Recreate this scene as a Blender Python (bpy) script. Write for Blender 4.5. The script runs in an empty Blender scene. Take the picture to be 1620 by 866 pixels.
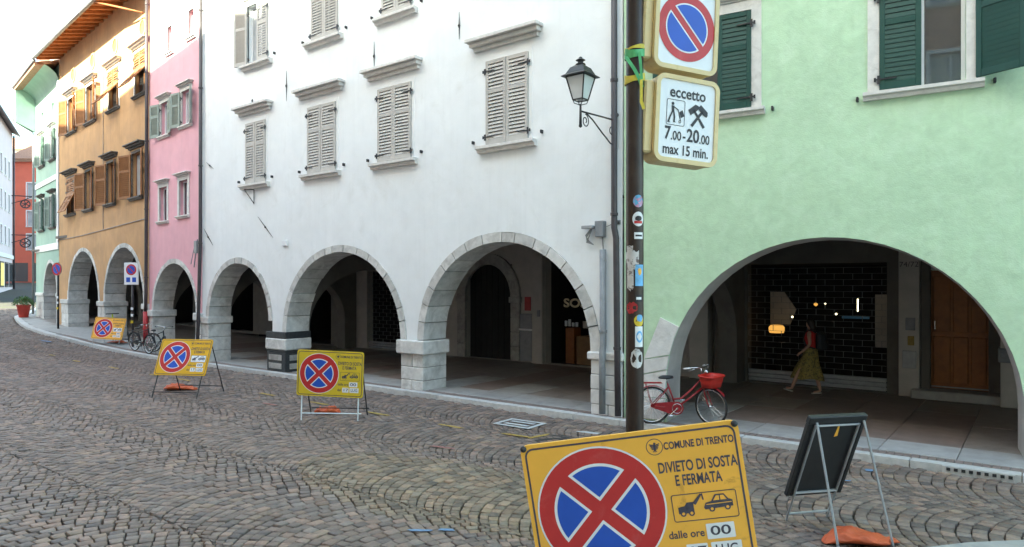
import bpy, math, random
import numpy as np
from mathutils import Vector, Matrix
R = math.radians
random.seed(7)
rng = np.random.default_rng(7)
scene = bpy.context.scene
col = scene.collection

# ------------------------------------------------------------------ camera, sky, sun, exposure
YAW = R(37.71)
cam_d = bpy.data.cameras.new('camera'); cam = bpy.data.objects.new('camera', cam_d); col.objects.link(cam)
cam.location = (0, 0, 2.55); cam.rotation_euler = (math.pi/2, 0, YAW)
cam_d.sensor_width = 36; cam_d.lens = 24.0; cam_d.shift_y = 0.0105
cam_d.clip_start = 0.05; cam_d.clip_end = 3000
scene.camera = cam
SUN_AZ = R(-4); PROFILE = R(36)
SUN_EL = math.atan(math.tan(PROFILE)*math.cos(SUN_AZ))
sunpos = Vector((math.sin(SUN_AZ)*math.cos(SUN_EL), -math.cos(SUN_AZ)*math.cos(SUN_EL), math.sin(SUN_EL)))
world = bpy.data.worlds.new('World'); scene.world = world; world.use_nodes = True
wn = world.node_tree.nodes; wl = world.node_tree.links
sky = wn.new('ShaderNodeTexSky'); sky.sky_type = 'NISHITA'; sky.sun_disc = False
sky.sun_elevation = SUN_EL; sky.sun_rotation = math.atan2(sunpos.x, sunpos.y)
sky.air_density = 1.0; sky.dust_density = 2.0; sky.ozone_density = 1.0
wl.new(sky.outputs[0], wn['Background'].inputs[0]); wn['Background'].inputs[1].default_value = 0.13
sl = bpy.data.lights.new('sun', 'SUN'); sl.energy = 4.0; sl.angle = R(0.53); sl.color = (1, .95, .87)
so = bpy.data.objects.new('sun', sl); col.objects.link(so); so.rotation_euler = sunpos.to_track_quat('Z', 'Y').to_euler()
so.location = (10, -40, 60)
scene.view_settings.view_transform = 'Standard'; scene.view_settings.look = 'None'
scene.view_settings.gamma = 1.0; scene.view_settings.exposure = 3.2
scene.view_settings.use_white_balance = True; scene.view_settings.white_balance_temperature = 7150; scene.view_settings.white_balance_tint = -6
scene.render.engine = 'CYCLES'
scene.cycles.max_bounces = 8; scene.cycles.diffuse_bounces = 5

# ------------------------------------------------------------------ materials
def _mix(nt, blend, fac, a, b):
    n = nt.nodes.new('ShaderNodeMix'); n.data_type = 'RGBA'; n.blend_type = blend
    for idx, v in ((0, fac), (6, a), (7, b)):
        if hasattr(v, 'node'): nt.links.new(v, n.inputs[idx])
        elif idx == 0: n.inputs[0].default_value = v
        else: n.inputs[idx].default_value = (*v[:3], 1)
    return n.outputs[2]
def _noise(nt, vec, scale, detail=5, rough=.6, dist=0):
    n = nt.nodes.new('ShaderNodeTexNoise'); n.inputs['Scale'].default_value = scale
    n.inputs['Detail'].default_value = detail; n.inputs['Roughness'].default_value = rough
    n.inputs['Distortion'].default_value = dist
    nt.links.new(vec, n.inputs['Vector']); return n.outputs['Fac']
def _range(nt, v, a, b, c=0., d=1.):
    n = nt.nodes.new('ShaderNodeMapRange'); nt.links.new(v, n.inputs[0])
    for i, x in enumerate((a, b, c, d)): n.inputs[i+1].default_value = x
    return n.outputs[0]
def _bump(nt, h, strength, dist=.02, prev=None):
    n = nt.nodes.new('ShaderNodeBump'); n.inputs['Strength'].default_value = strength; n.inputs['Distance'].default_value = dist
    nt.links.new(h, n.inputs['Height'])
    if prev: nt.links.new(prev, n.inputs['Normal'])
    return n.outputs[0]
def mat(name, c, rough=.8, var=.12, scale=4, bump=.15, bscale=45, metal=0, stain=None, sfac=.5, sscale=1.2, slo=.5, shi=.7, rnd=0, big=0, dist=0, attr=False, streak=0, emit=0, spec=.4, bdist=.01):
    m = bpy.data.materials.new(name); m.use_nodes = True; nt = m.node_tree; b = nt.nodes['Principled BSDF']
    b.inputs['Roughness'].default_value = rough; b.inputs['Metallic'].default_value = metal
    b.inputs['Specular IOR Level'].default_value = spec
    tc = nt.nodes.new('ShaderNodeTexCoord').outputs['Object']
    cc = c
    if attr:
        at = nt.nodes.new('ShaderNodeAttribute'); at.attribute_name = 'Col'; cc = at.outputs['Color']
        fac = _range(nt, _noise(nt, tc, scale), .25, .75, 1-var, 1+var)
        cx = nt.nodes.new('ShaderNodeCombineColor')
        for i in range(3): nt.links.new(fac, cx.inputs[i])
        o = _mix(nt, 'MULTIPLY', 1.0, cc, cx.outputs[0])
    else:
        lo = tuple(min(1, x*(1-var)) for x in c); hi = tuple(min(1, x*(1+var)) for x in c)
        o = _mix(nt, 'MIX', _range(nt, _noise(nt, tc, scale, dist=dist), .3, .7), lo, hi)
    if big:
        f = _range(nt, _noise(nt, tc, .55, 3), .35, .65, 1-big, 1+big*.6)
        cx = nt.nodes.new('ShaderNodeCombineColor')
        for i in range(3): nt.links.new(f, cx.inputs[i])
        o = _mix(nt, 'MULTIPLY', 1.0, o, cx.outputs[0])
    if stain:
        o = _mix(nt, 'MIX', _range(nt, _noise(nt, tc, sscale, 8, .7, .6), slo, shi, 0, sfac), o, stain)
    if streak:
        mp = nt.nodes.new('ShaderNodeMapping'); mp.inputs['Scale'].default_value = (5.5, 5.5, .28); nt.links.new(tc, mp.inputs['Vector'])
        f = _range(nt, _noise(nt, mp.outputs[0], 1.3, 6, .65), .50, .78, 1.0, 1-streak)
        cx = nt.nodes.new('ShaderNodeCombineColor')
        for i in range(3): nt.links.new(f, cx.inputs[i])
        o = _mix(nt, 'MULTIPLY', 1.0, o, cx.outputs[0])
    if rnd:
        oi = nt.nodes.new('ShaderNodeObjectInfo'); f = _range(nt, oi.outputs['Random'], 0, 1, 1-rnd, 1+rnd)
        cx = nt.nodes.new('ShaderNodeCombineColor')
        for i in range(3): nt.links.new(f, cx.inputs[i])
        o = _mix(nt, 'MULTIPLY', 1.0, o, cx.outputs[0])
    nt.links.new(o, b.inputs['Base Color'])
    if bump:
        n1 = _bump(nt, _noise(nt, tc, bscale, 6), bump, bdist)
        n1 = _bump(nt, _noise(nt, tc, max(1.0, bscale*.08), 4), bump*.8, bdist*4, n1)
        nt.links.new(n1, b.inputs['Normal'])
    if emit:
        b.inputs['Emission Color'].default_value = (*c, 1); b.inputs['Emission Strength'].default_value = emit
    return m
M = {}
M['white'] = mat('white_plaster', (.78,.80,.80), .9, .03, 2.5, .12, 60, stain=(.62,.62,.59), sfac=.5, sscale=1.1, slo=.55, shi=.78, big=.035, streak=.05)
M['green'] = mat('green_plaster', (.485,.66,.45), .9, .07, 5, .3, 50, stain=(.61,.765,.58), sfac=.48, sscale=2.9, slo=.48, shi=.70, big=.06, dist=.9, streak=.05)
M['pink'] = mat('pink_plaster', (.72,.385,.43), .9, .05, 2, .12, 60, stain=(.74,.45,.48), sfac=.4, sscale=1.0, big=.06, streak=.10)
M['orange'] = mat('ochre_plaster', (.50,.295,.145), .9, .10, 1.2, .18, 60, stain=(.40,.25,.15), sfac=.7, sscale=.7, slo=.5, shi=.75, big=.12, dist=.8, streak=.22)
M['mint'] = mat('mint_plaster', (.31,.45,.375), .9, .06, 2, .12, 60, big=.08)
M['stone'] = mat('limestone', (.56,.55,.525), .85, .16, 5, .45, 35, stain=(.24,.225,.20), sfac=.75, sscale=2.4, slo=.50, shi=.74, rnd=.16)
M['stone_white'] = mat('whitewashed_stone', (.67,.66,.635), .85, .12, 5, .45, 35, stain=(.34,.32,.29), sfac=.7, sscale=3.2, slo=.54, shi=.74, rnd=.08)
M['stone_dark'] = mat('weathered_stone', (.36,.345,.32), .9, .2, 6, .5, 35, stain=(.15,.14,.12), sfac=.7, sscale=3.0, slo=.48, shi=.7, rnd=.14)
M['mortar'] = mat('mortar', (.22,.21,.20), .95, .15, 10)
M['blackstone'] = mat('black_stone', (.035,.037,.04), .6, .3, 8, .3, 40)
M['trim'] = mat('stone_trim', (.64,.62,.585), .8, .1, 8, .25, 40, stain=(.34,.31,.28), sfac=.5, sscale=5, slo=.55, shi=.75, rnd=.05)
M['trim_dark'] = mat('dark_trim', (.13,.12,.11), .85, .25, 8, .3, 40)  # dark trim for sills and lower-row lintels of the ochre and mint houses
M['shutter_grey'] = mat('beige_grey_paint', (.46,.435,.40), .6, .06, 6, .08, 60, rnd=.05)
M['shutter_green'] = mat('dark_green_paint', (.010,.056,.043), .5, .10, 5, .08, 60)
M['shutter_brown'] = mat('brown_wood', (.27,.115,.04), .65, .2, 6, .15, 40, rnd=.18)
M['shutter_sage'] = mat('sage_paint', (.27,.31,.27), .65, .1, 6, .08, 60)
M['shutter_slate'] = mat('slate_green_paint', (.16,.22,.20), .65, .1, 6, .08, 60)
M['iron'] = mat('black_iron', (.018,.018,.02), .5, .2, 20, .1, 80, spec=.5)
M['brownmetal'] = mat('brown_painted_metal', (.034,.019,.014), .42, .2, 4, .08, 60, stain=(.07,.05,.04), sfac=.5, sscale=4)
M['pipe'] = mat('dark_copper_pipe', (.05,.042,.045), .45, .2, 5, .05, 60)
M['greymetal'] = mat('grey_metal', (.23,.24,.25), .5, .12, 6, .08, 60, stain=(.12,.11,.10), sfac=.4, sscale=5)
M['zinc'] = mat('zinc_tube', (.33,.34,.35), .45, .12, 9, .05, 60, metal=.3)
M['whitemetal'] = mat('white_tube', (.70,.76,.78), .5, .06, 9, .05, 60)
M['blacktube'] = mat('black_tube', (.022,.022,.024), .5, .1, 9, .05, 60)
M['signback'] = mat('black_board_back', (.020,.021,.022), .55, .2, 5, .05, 60)
M['glass'] = mat('window_glass', (.04,.045,.05), .02, .1, 2, 0, spec=1.0)
M['curtain'] = mat('pale_curtain_glass', (.36,.38,.40), .25, .12, 2, 0, spec=.8)
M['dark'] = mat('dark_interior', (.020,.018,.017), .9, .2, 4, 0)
M['frame_white'] = mat('white_window_paint', (.72,.73,.74), .5, .04, 6, 0)
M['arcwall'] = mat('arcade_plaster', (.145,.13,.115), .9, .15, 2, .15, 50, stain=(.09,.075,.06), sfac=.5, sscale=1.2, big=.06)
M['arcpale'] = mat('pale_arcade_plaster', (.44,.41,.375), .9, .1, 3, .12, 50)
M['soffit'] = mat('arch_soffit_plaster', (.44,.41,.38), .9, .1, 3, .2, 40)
M['wood'] = mat('rafter_wood', (.33,.115,.035), .7, .3, 5, .2, 40, rnd=.15)
M['door'] = mat('door_wood', (.26,.085,.016), .45, .18, 7, .08, 60)
M['roof'] = mat('roof_tiles', (.26,.14,.09), .9, .25, 6, .4, 20)
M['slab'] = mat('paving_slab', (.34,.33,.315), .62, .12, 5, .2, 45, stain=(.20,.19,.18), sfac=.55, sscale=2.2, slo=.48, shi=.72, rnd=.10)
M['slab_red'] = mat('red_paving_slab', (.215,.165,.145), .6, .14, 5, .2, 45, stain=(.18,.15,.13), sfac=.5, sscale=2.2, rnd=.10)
M['slab_shaded'] = mat('shaded_inner_slab', (.235,.205,.185), .5, .14, 5, .2, 45, stain=(.12,.105,.09), sfac=.5, sscale=2.2, rnd=.12)  # darker copy of the paving: arcade shade put into the slab colour
M['curb'] = mat('kerb_granite', (.50,.49,.47), .8, .12, 12, .25, 60, stain=(.28,.27,.25), sfac=.4, sscale=3, rnd=.08)
M['cobble'] = mat('porphyry_cobble', (.2,.18,.17), .6, .2, 30, .22, 120, attr=True, bdist=.004, spec=.35)
M['bed'] = mat('joint_sand', (.045,.040,.034), .95, .3, 7, .3, 60, stain=(.085,.115,.025), sfac=.9, sscale=.9, slo=.56, shi=.68)
M['asphalt'] = mat('far_paving', (.16,.15,.145), .85, .2, 9, .3, 40)
M['plate'] = mat('cast_iron_cover', (.055,.05,.047), .6, .2, 14, .5, 40, metal=.2)
M['paint_white'] = mat('road_paint_white', (.47,.475,.47), .7, .12, 14, .15, 60)
M['paint_yellow'] = mat('road_paint_yellow', (.36,.25,.07), .75, .2, 14, .15, 60)
M['chalk_blue'] = mat('blue_spray', (.14,.23,.36), .8, .2, 20, .1, 60)
M['chalk_red'] = mat('faded_red_spray', (.30,.14,.12), .85, .2, 20, .1, 60)
M['sign_orange'] = mat('amber_sign_sheet', (.88,.45,.065), .42, .06, 3, .04, 60, stain=(.42,.17,.04), sfac=.55, sscale=6, slo=.60, shi=.70)
M['sign_yellow'] = mat('yellow_sign_sheet', (.66,.47,.035), .42, .06, 3, .04, 60, stain=(.40,.25,.05), sfac=.7, sscale=9, slo=.70, shi=.78)
M['sign_amber2'] = mat('golden_sign_sheet', (.72,.40,.022), .42, .06, 3, .04, 60, stain=(.36,.19,.03), sfac=.7, sscale=9, slo=.70, shi=.78)
M['s_red'] = mat('sign_red', (.50,.030,.030), .4, .08, 4, .03, 60, stain=(.56,.10,.09), sfac=.7, sscale=5, slo=.55, shi=.75)
M['s_blue'] = mat('sign_blue', (.018,.085,.46), .4, .08, 4, .03, 60)
M['s_white'] = mat('sign_white', (.76,.77,.78), .45, .04, 4, .03, 60)
M['s_black'] = mat('sign_black', (.025,.022,.025), .5, .1, 4, 0)
M['s_ink'] = mat('worn_sign_ink', (.065,.060,.085), .6, .3, 30, 0)
M['cream'] = mat('cream_plastic', (.68,.53,.27), .45, .06, 5, .04, 60, stain=(.42,.27,.10), sfac=.5, sscale=6, slo=.55, shi=.75)
M['bag'] = mat('orange_sack', (.52,.10,.035), .6, .15, 6, .35, 18, bdist=.02)
M['bikered'] = mat('bicycle_red', (.26,.012,.018), .35, .1, 8, 0, spec=.5)
M['basket'] = mat('red_plastic_basket', (.46,.022,.014), .45, .08, 8, .05, 60)
M['chrome'] = mat('chrome', (.62,.62,.62), .22, .05, 8, 0, metal=1)
M['tyre'] = mat('tyre_rubber', (.022,.021,.02), .8, .2, 20, .1, 80)
M['blackplastic'] = mat('black_plastic', (.02,.02,.022), .5, .1, 10, .05, 60)
M['redpaint'] = mat('red_paint', (.40,.025,.03), .5, .2, 10, .05, 60, stain=(.6,.5,.5), sfac=.8, sscale=14, slo=.6, shi=.66)
M['skin'] = mat('skin', (.42,.23,.16), .55, .08, 10, 0)
M['shirt'] = mat('red_cloth', (.42,.020,.020), .85, .12, 12, .2, 40)
M['skirt'] = mat('yellow_patterned_cloth', (.27,.20,.055), .85, .2, 20, .2, 40, stain=(.07,.06,.03), sfac=.9, sscale=26, slo=.5, shi=.56)
M['hair'] = mat('dark_hair', (.022,.013,.010), .55, .3, 30, .3, 90)
M['backpack'] = mat('black_nylon', (.018,.018,.02), .7, .2, 20, .2, 50)
M['leaf'] = mat('leaves', (.06,.14,.035), .6, .35, 12, 0)
M['pot'] = mat('red_pot', (.48,.05,.035), .5, .1, 8, .05, 60)
M['lilac'] = mat('lilac_plaster', (.56,.46,.46), .9, .05, 1, .1, 30)
M['farred'] = mat('coral_plaster', (.62,.15,.10), .9, .05, 1, .1, 30)
M['farwhite'] = mat('cream_plaster', (.72,.68,.60), .9, .05, 1, .1, 30)
M['terracotta'] = mat('terracotta_plaster', (.50,.33,.25), .9, .06, 1, .1, 30)
M['glow_warm'] = mat('warm_lamp', (1.0,.48,.12), .5, 0, 1, 0, emit=.10)
M['glow_white'] = mat('white_lamp', (1.0,.86,.62), .5, 0, 1, 0, emit=.6)
M['glow_shop'] = mat('lit_shop_window', (1.0,.62,.16), .5, .4, 2, 0, emit=.03)
M['glow_sign'] = mat('backlit_letters', (.45,.37,.24), .5, .3, 6, 0, emit=.004)
M['milk'] = mat('milky_glass', (.66,.68,.68), .3, .03, 3, 0)
M['poster'] = mat('red_poster', (.40,.05,.05), .6, .2, 9, 0)
M['cardboard'] = mat('cardboard', (.22,.13,.06), .8, .1, 6, .1, 40)
M['ribbon_g'] = mat('green_ribbon', (.10,.42,.16), .5, .2, 14, .1, 50)
M['ribbon_y'] = mat('yellow_tape', (.62,.50,.06), .5, .2, 14, .1, 50)
M['st_blue'] = mat('sticker_blue', (.16,.42,.70), .5, .2, 20, 0)
M['st_torn'] = mat('torn_paper', (.60,.58,.57), .7, .1, 14, .2, 40, stain=(.10,.06,.05), sfac=.9, sscale=16, slo=.52, shi=.58)
M['st_mix'] = mat('colourful_sticker', (.55,.25,.35), .5, .3, 30, 0, stain=(.10,.35,.55), sfac=1, sscale=40, slo=.48, shi=.52)
M['lime'] = mat('lime_paint', (.42,.55,.04), .5, .1, 8, 0)

# ------------------------------------------------------------------ mesh helpers
class MB:
    def __init__(s): s.v = []; s.f = []
    def add(s, vs, fs):
        o = len(s.v); s.v += [tuple(p) for p in vs]; s.f += [tuple(i+o for i in f) for f in fs]; return s
    def hexa(s, p): return s.add(p, [(0,3,2,1),(4,5,6,7),(0,1,5,4),(1,2,6,5),(2,3,7,6),(3,0,4,7)])
    def box(s, x0, x1, y0, y1, z0, z1):
        return s.hexa([(x0,y0,z0),(x1,y0,z0),(x1,y1,z0),(x0,y1,z0),(x0,y0,z1),(x1,y0,z1),(x1,y1,z1),(x0,y1,z1)])
    def cbox(s, x0, x1, y0, y1, z0, z1, c=.01):
        c = min(c, (x1-x0)*.4, (y1-y0)*.4, (z1-z0)*.4); o = len(s.v); idx = {}
        for i in (0,1):
            for j in (0,1):
                for k in (0,1):
                    X, Y, Z = (x0,x1)[i], (y0,y1)[j], (z0,z1)[k]; dx, dy, dz = (c,-c)[i], (c,-c)[j], (c,-c)[k]
                    for a, p in enumerate(((X,Y+dy,Z+dz),(X+dx,Y,Z+dz),(X+dx,Y+dy,Z))):
                        idx[i,j,k,a] = len(s.v); s.v.append(p)
        g = lambda i,j,k,a: idx[i,j,k,a]
        for q in (0,1):
            for a, fn in ((0, lambda u,v: g(q,u,v,0)), (1, lambda u,v: g(u,q,v,1)), (2, lambda u,v: g(u,v,q,2))):
                s.f.append((fn(0,0), fn(1,0), fn(1,1), fn(0,1)))
        for u in (0,1):
            for v in (0,1):
                s.f.append((g(0,u,v,1), g(1,u,v,1), g(1,u,v,2), g(0,u,v,2)))
                s.f.append((g(u,0,v,0), g(u,1,v,0), g(u,1,v,2), g(u,0,v,2)))
                s.f.append((g(u,v,0,0), g(u,v,1,0), g(u,v,1,1), g(u,v,0,1)))
        for i in (0,1):
            for j in (0,1):
                for k in (0,1): s.f.append((g(i,j,k,0), g(i,j,k,1), g(i,j,k,2)))
        return s
    def prism(s, poly, y0, y1):          # poly in (x,z), extruded along y
        n = len(poly); o = len(s.v)
        s.v += [(a, y0, b) for a, b in poly] + [(a, y1, b) for a, b in poly]
        s.f.append(tuple(range(o, o+n))); s.f.append(tuple(range(o+2*n-1, o+n-1, -1)))
        for i in range(n): j = (i+1) % n; s.f.append((o+i, o+n+i, o+n+j, o+j))
        return s
    def zprism(s, poly, z0, z1):
        n = len(poly); o = len(s.v)
        s.v += [(a, b, z0) for a, b in poly] + [(a, b, z1) for a, b in poly]
        s.f.append(tuple(range(o+n-1, o-1, -1))); s.f.append(tuple(range(o+n, o+2*n)))
        for i in range(n): j = (i+1) % n; s.f.append((o+i, o+j, o+n+j, o+n+i))
        return s
    def xprism(s, poly, x0, x1):         # poly in (y,z)
        n = len(poly); o = len(s.v)
        s.v += [(x0, a, b) for a, b in poly] + [(x1, a, b) for a, b in poly]
        s.f.append(tuple(range(o, o+n))); s.f.append(tuple(range(o+2*n-1, o+n-1, -1)))
        for i in range(n): j = (i+1) % n; s.f.append((o+i, o+n+i, o+n+j, o+j))
        return s
    def flat(s, poly, y): o = len(s.v); s.v += [(a, y, b) for a, b in poly]; s.f.append(tuple(range(o, o+len(poly)))); return s
    def tube(s, pts, r, n=8, closed=False, cap=True):
        pts = [Vector(p) for p in pts]; m = len(pts); rs = r if isinstance(r, (list, tuple)) else [r]*m
        o = len(s.v); up = None
        for i, p in enumerate(pts):
            a = pts[(i-1) % m] if (closed or i > 0) else p; b = pts[(i+1) % m] if (closed or i < m-1) else p
            t = (b-a).normalized()
            if up is None: up = Vector((0,0,1)) if abs(t.z) < .9 else Vector((1,0,0))
            x = t.cross(up).normalized(); up = x.cross(t).normalized()
            for k in range(n):
                an = 2*math.pi*k/n; s.v.append(tuple(p + (x*math.cos(an)+up*math.sin(an))*rs[i]))
        for i in range(m if closed else m-1):
            j = (i+1) % m
            for k in range(n): l = (k+1) % n; s.f.append((o+i*n+k, o+i*n+l, o+j*n+l, o+j*n+k))
        if cap and not closed:
            s.f.append(tuple(o+k for k in range(n-1, -1, -1))); s.f.append(tuple(o+(m-1)*n+k for k in range(n)))
        return s
    def lathe(s, prof, n=16, c=(0,0,0), ph=0, cap=True):
        o = len(s.v); m = len(prof)
        for r, z in prof:
            for k in range(n): a = 2*math.pi*k/n+ph; s.v.append((c[0]+r*math.cos(a), c[1]+r*math.sin(a), c[2]+z))
        for i in range(m-1):
            for k in range(n): l = (k+1) % n; s.f.append((o+i*n+k, o+i*n+l, o+(i+1)*n+l, o+(i+1)*n+k))
        if cap: s.f.append(tuple(o+k for k in range(n-1,-1,-1))); s.f.append(tuple(o+(m-1)*n+k for k in range(n)))
        return s
    def loft(s, rings, n=16):            # rings (cx,cy,cz,rx,ry)
        o = len(s.v); m = len(rings)
        for cx, cy, cz, rx, ry in rings:
            for k in range(n): a = 2*math.pi*k/n; s.v.append((cx+rx*math.cos(a), cy+ry*math.sin(a), cz))
        for i in range(m-1):
            for k in range(n): l = (k+1) % n; s.f.append((o+i*n+k, o+i*n+l, o+(i+1)*n+l, o+(i+1)*n+k))
        s.f.append(tuple(o+k for k in range(n-1,-1,-1))); s.f.append(tuple(o+(m-1)*n+k for k in range(n)))
        return s
    def xf(s, Mx, start=0):
        s.v[start:] = [tuple(Mx @ Vector(p)) for p in s.v[start:]]; return s
    def mesh(s, name, m, smooth=False):
        me = bpy.data.meshes.new(name); me.from_pydata(s.v, [], s.f); me.update()
        me.materials.append(M[m] if isinstance(m, str) else m)
        if smooth: me.polygons.foreach_set('use_smooth', [True]*len(me.polygons))
        return me
    def build(s, name, m, parent=None, smooth=False, mx=None):
        return link(name, s.mesh(name, m, smooth), parent, mx)
def link(name, me, parent=None, mx=None):
    o = bpy.data.objects.new(name, me); col.objects.link(o)
    if parent is not None: o.parent = parent
    if mx is not None: o.matrix_local = mx
    return o
def tag(o, label=None, cat=None, group=None, kind=None):
    if label: o['label'] = label
    if cat: o['category'] = cat
    if group: o['group'] = group
    if kind: o['kind'] = kind
    return o
def empty(name, loc, rz, label, cat, group=None):
    o = bpy.data.objects.new(name, None); col.objects.link(o); o.location = loc; o.rotation_euler = (0, 0, rz); o.empty_display_size = .2
    o['_m'] = 0; del o['_m']
    MW[o.name] = Matrix.Translation(loc) @ Matrix.Rotation(rz, 4, 'Z')
    return tag(o, label, cat, group)
MW = {}
def inv(o): return MW[o.name].inverted()
T = lambda x, y, z: Matrix.Translation((x, y, z))
RZ = lambda a: Matrix.Rotation(a, 4, 'Z'); RX = lambda a: Matrix.Rotation(a, 4, 'X'); RY = lambda a: Matrix.Rotation(a, 4, 'Y')
def text_mesh(body, size, width=None, bold=0, spacing=1.0):
    cu = bpy.data.curves.new('t', 'FONT'); cu.body = body; cu.size = size; cu.offset = bold; cu.space_character = spacing
    cu.align_x = 'CENTER'; cu.align_y = 'CENTER'; cu.resolution_u = 4
    ob = bpy.data.objects.new('t', cu); col.objects.link(ob)
    dg = bpy.context.evaluated_depsgraph_get(); dg.update()
    me = bpy.data.meshes.new_from_object(ob.evaluated_get(dg)); bpy.data.objects.remove(ob)
    vs = [v.co.copy() for v in me.vertices]; fs = [tuple(p.vertices) for p in me.polygons]; bpy.data.meshes.remove(me)
    if width and vs:
        w = max(v.x for v in vs)-min(v.x for v in vs); k = width/w
        for v in vs: v.x *= k
    return vs, fs
def text(body, size, m, parent, x, z, y, width=None, bold=0, spacing=1.0, name='lettering', mx=None):
    vs, fs = text_mesh(body, size, width, bold, spacing)
    mb = MB(); mb.add([(v.x+x, y, v.y+z) for v in vs], fs)
    return mb.build(name, m, parent, mx=mx)
def circ(cx, cz, r, n=40, a0=0, a1=2*math.pi, full=True):
    m = n if full else n+1
    return [(cx+r*math.cos(a0+(a1-a0)*i/n), cz+r*math.sin(a0+(a1-a0)*i/n)) for i in range(m)]
def rrect(x0, x1, z0, z1, r, n=5):
    p = []
    for cx, cz, a in ((x1-r, z0+r, -90), (x1-r, z1-r, 0), (x0+r, z1-r, 90), (x0+r, z0+r, 180)):
        p += [(cx+r*math.cos(R(a+90*i/n)), cz+r*math.sin(R(a+90*i/n))) for i in range(n+1)]
    return p
def border(mb, x0, x1, z0, z1, r, w, y):
    a = rrect(x0, x1, z0, z1, r); b = rrect(x0+w, x1-w, z0+w, z1-w, max(.001, r-w)); n = len(a); o = len(mb.v)
    mb.v += [(p[0], y, p[1]) for p in a]+[(p[0], y, p[1]) for p in b]
    for i in range(n): j = (i+1) % n; mb.f.append((o+i, o+j, o+n+j, o+n+i))
    return mb

# ------------------------------------------------------------------ ground
def g(x):
    d = -24-x
    if d <= 0: return 0.
    d = min(d, 80); return .035*d*min(1, .4+d/12)
def und(x, y): return .006*math.sin(x*1.9+y*.7)+.005*math.sin(y*2.3-x*.8)
def curb_y(x):
    pts = [(-46,13.9),(-44.6,13.0),(-42,12.35),(-40.2,11.95),(-37.5,11.4),(-34,11.05),(-30,10.97),(-24,11.0),(30,11.0)]
    if x <= pts[0][0]: return pts[0][1]+(-46-x)*.42
    for (a, b), (c, d) in zip(pts, pts[1:]):
        if a <= x <= c: return b+(d-b)*(x-a)/(c-a)
    return 11.0
def sheet(name, xs, ys, zf, m, kind='structure'):
    mb = MB(); nx, ny = len(xs), len(ys)
    mb.v = [(x, y, zf(x, y)) for y in ys for x in xs]
    mb.f = [(j*nx+i, j*nx+i+1, (j+1)*nx+i+1, (j+1)*nx+i) for j in range(ny-1) for i in range(nx-1)]
    o = mb.build(name, m); return tag(o, kind=kind)
big = sheet('ground', [-900,-400,-160,-110,-104]+list(range(-100,-20,4))+[-20,60,200,900], [-900,-60,0,30,60,120,400,900], lambda x, y: g(x)-.12, 'asphalt')
tag(big, 'grey ground around the old town houses', 'ground')
road = sheet('road', [-104+2*i for i in range(60)], [-2.4,0,3,6,9,11,13,16,22,30,40], lambda x, y: g(x)-.052+(.04 if x < -50 else 0), 'bed')
tag(road, 'cobbled street paved in arcs of small porphyry stones', 'road')

# cobbles: segmental arcs in strips that run along the street
STRIP, RAD, CRS = 2.0, 1.3054, .138
NST = 19
HALF = 50.
WMAX = math.asinh(math.tan(R(HALF)))
def cobbles():
    fx, fy = -math.sin(YAW), math.cos(YAW); rx, ry = math.cos(YAW), math.sin(YAW)
    quads = []; meta = []
    for k in range(-1, 8):
        yc = k*STRIP+.53; x0 = -52.0
        j = 0
        while x0 < 5.5:
            off = .5*(j % 2)+rng.uniform(-.12, .12)
            cuts = [0.]+[i+off+rng.uniform(-.14, .14) for i in range(0 if off > .3 else 1, NST) if .35 < i+off < NST-.35]+[float(NST)]
            thick = CRS*rng.uniform(.95, 1.05)
            for a, b in zip(cuts, cuts[1:]):
                p0 = math.atan(math.sinh(-WMAX+2*WMAX*a/NST)); p1 = math.atan(math.sinh(-WMAX+2*WMAX*b/NST)); pm = (p0+p1)/2
                cx, cy = x0-RAD*math.cos(pm)+RAD, yc+RAD*math.sin(pm)
                if cy > curb_y(cx)-.12 or cy < -2.2: continue
                t = cx*fx+cy*fy
                if t < 3.5: continue
                u = (cx*rx+cy*ry)/t
                if u < -1.05 or u > 1.15: continue
                gap = .0075
                dp = gap/RAD; cen = x0+RAD; ys_ = RAD*math.sin(R(HALF))-gap*.6
                def cor(p, outer):
                    n_ = (-math.cos(p), math.sin(p)); rr_ = (thick-gap)*math.cos(p) if outer else gap
                    X_ = cen+RAD*n_[0]+n_[0]*rr_; Y_ = RAD*n_[1]+n_[1]*rr_
                    if abs(Y_) > ys_:
                        Y_ = math.copysign(ys_, Y_); X_ = cen-RAD*math.cos(math.asin(min(1, ys_/RAD)))-((thick-gap) if outer else gap)
                    return (X_, yc+Y_)
                A = cor(p0+dp, False); B = cor(p1-dp, False); C = cor(p1-dp, True); D = cor(p0+dp, True)
                quads.append((A, B, C, D)); meta.append((cx, cy, t, u))
            x0 += thick; j += 1
    return np.array(quads), np.array(meta)
Q, MT = cobbles()
NQ = len(Q)
Q = Q+rng.normal(0, .0045, Q.shape)
pal = np.array([(.185,.160,.148),(.215,.180,.162),(.160,.142,.135),(.235,.185,.160),(.195,.180,.172),(.240,.200,.165),(.130,.118,.118)])
pal = pal*np.array([.92,.815,.735])
cobcol = pal[rng.choice(len(pal), NQ, p=[.24,.2,.18,.13,.12,.05,.08])]*rng.uniform(.74, 1.28, (NQ,1))
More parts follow.
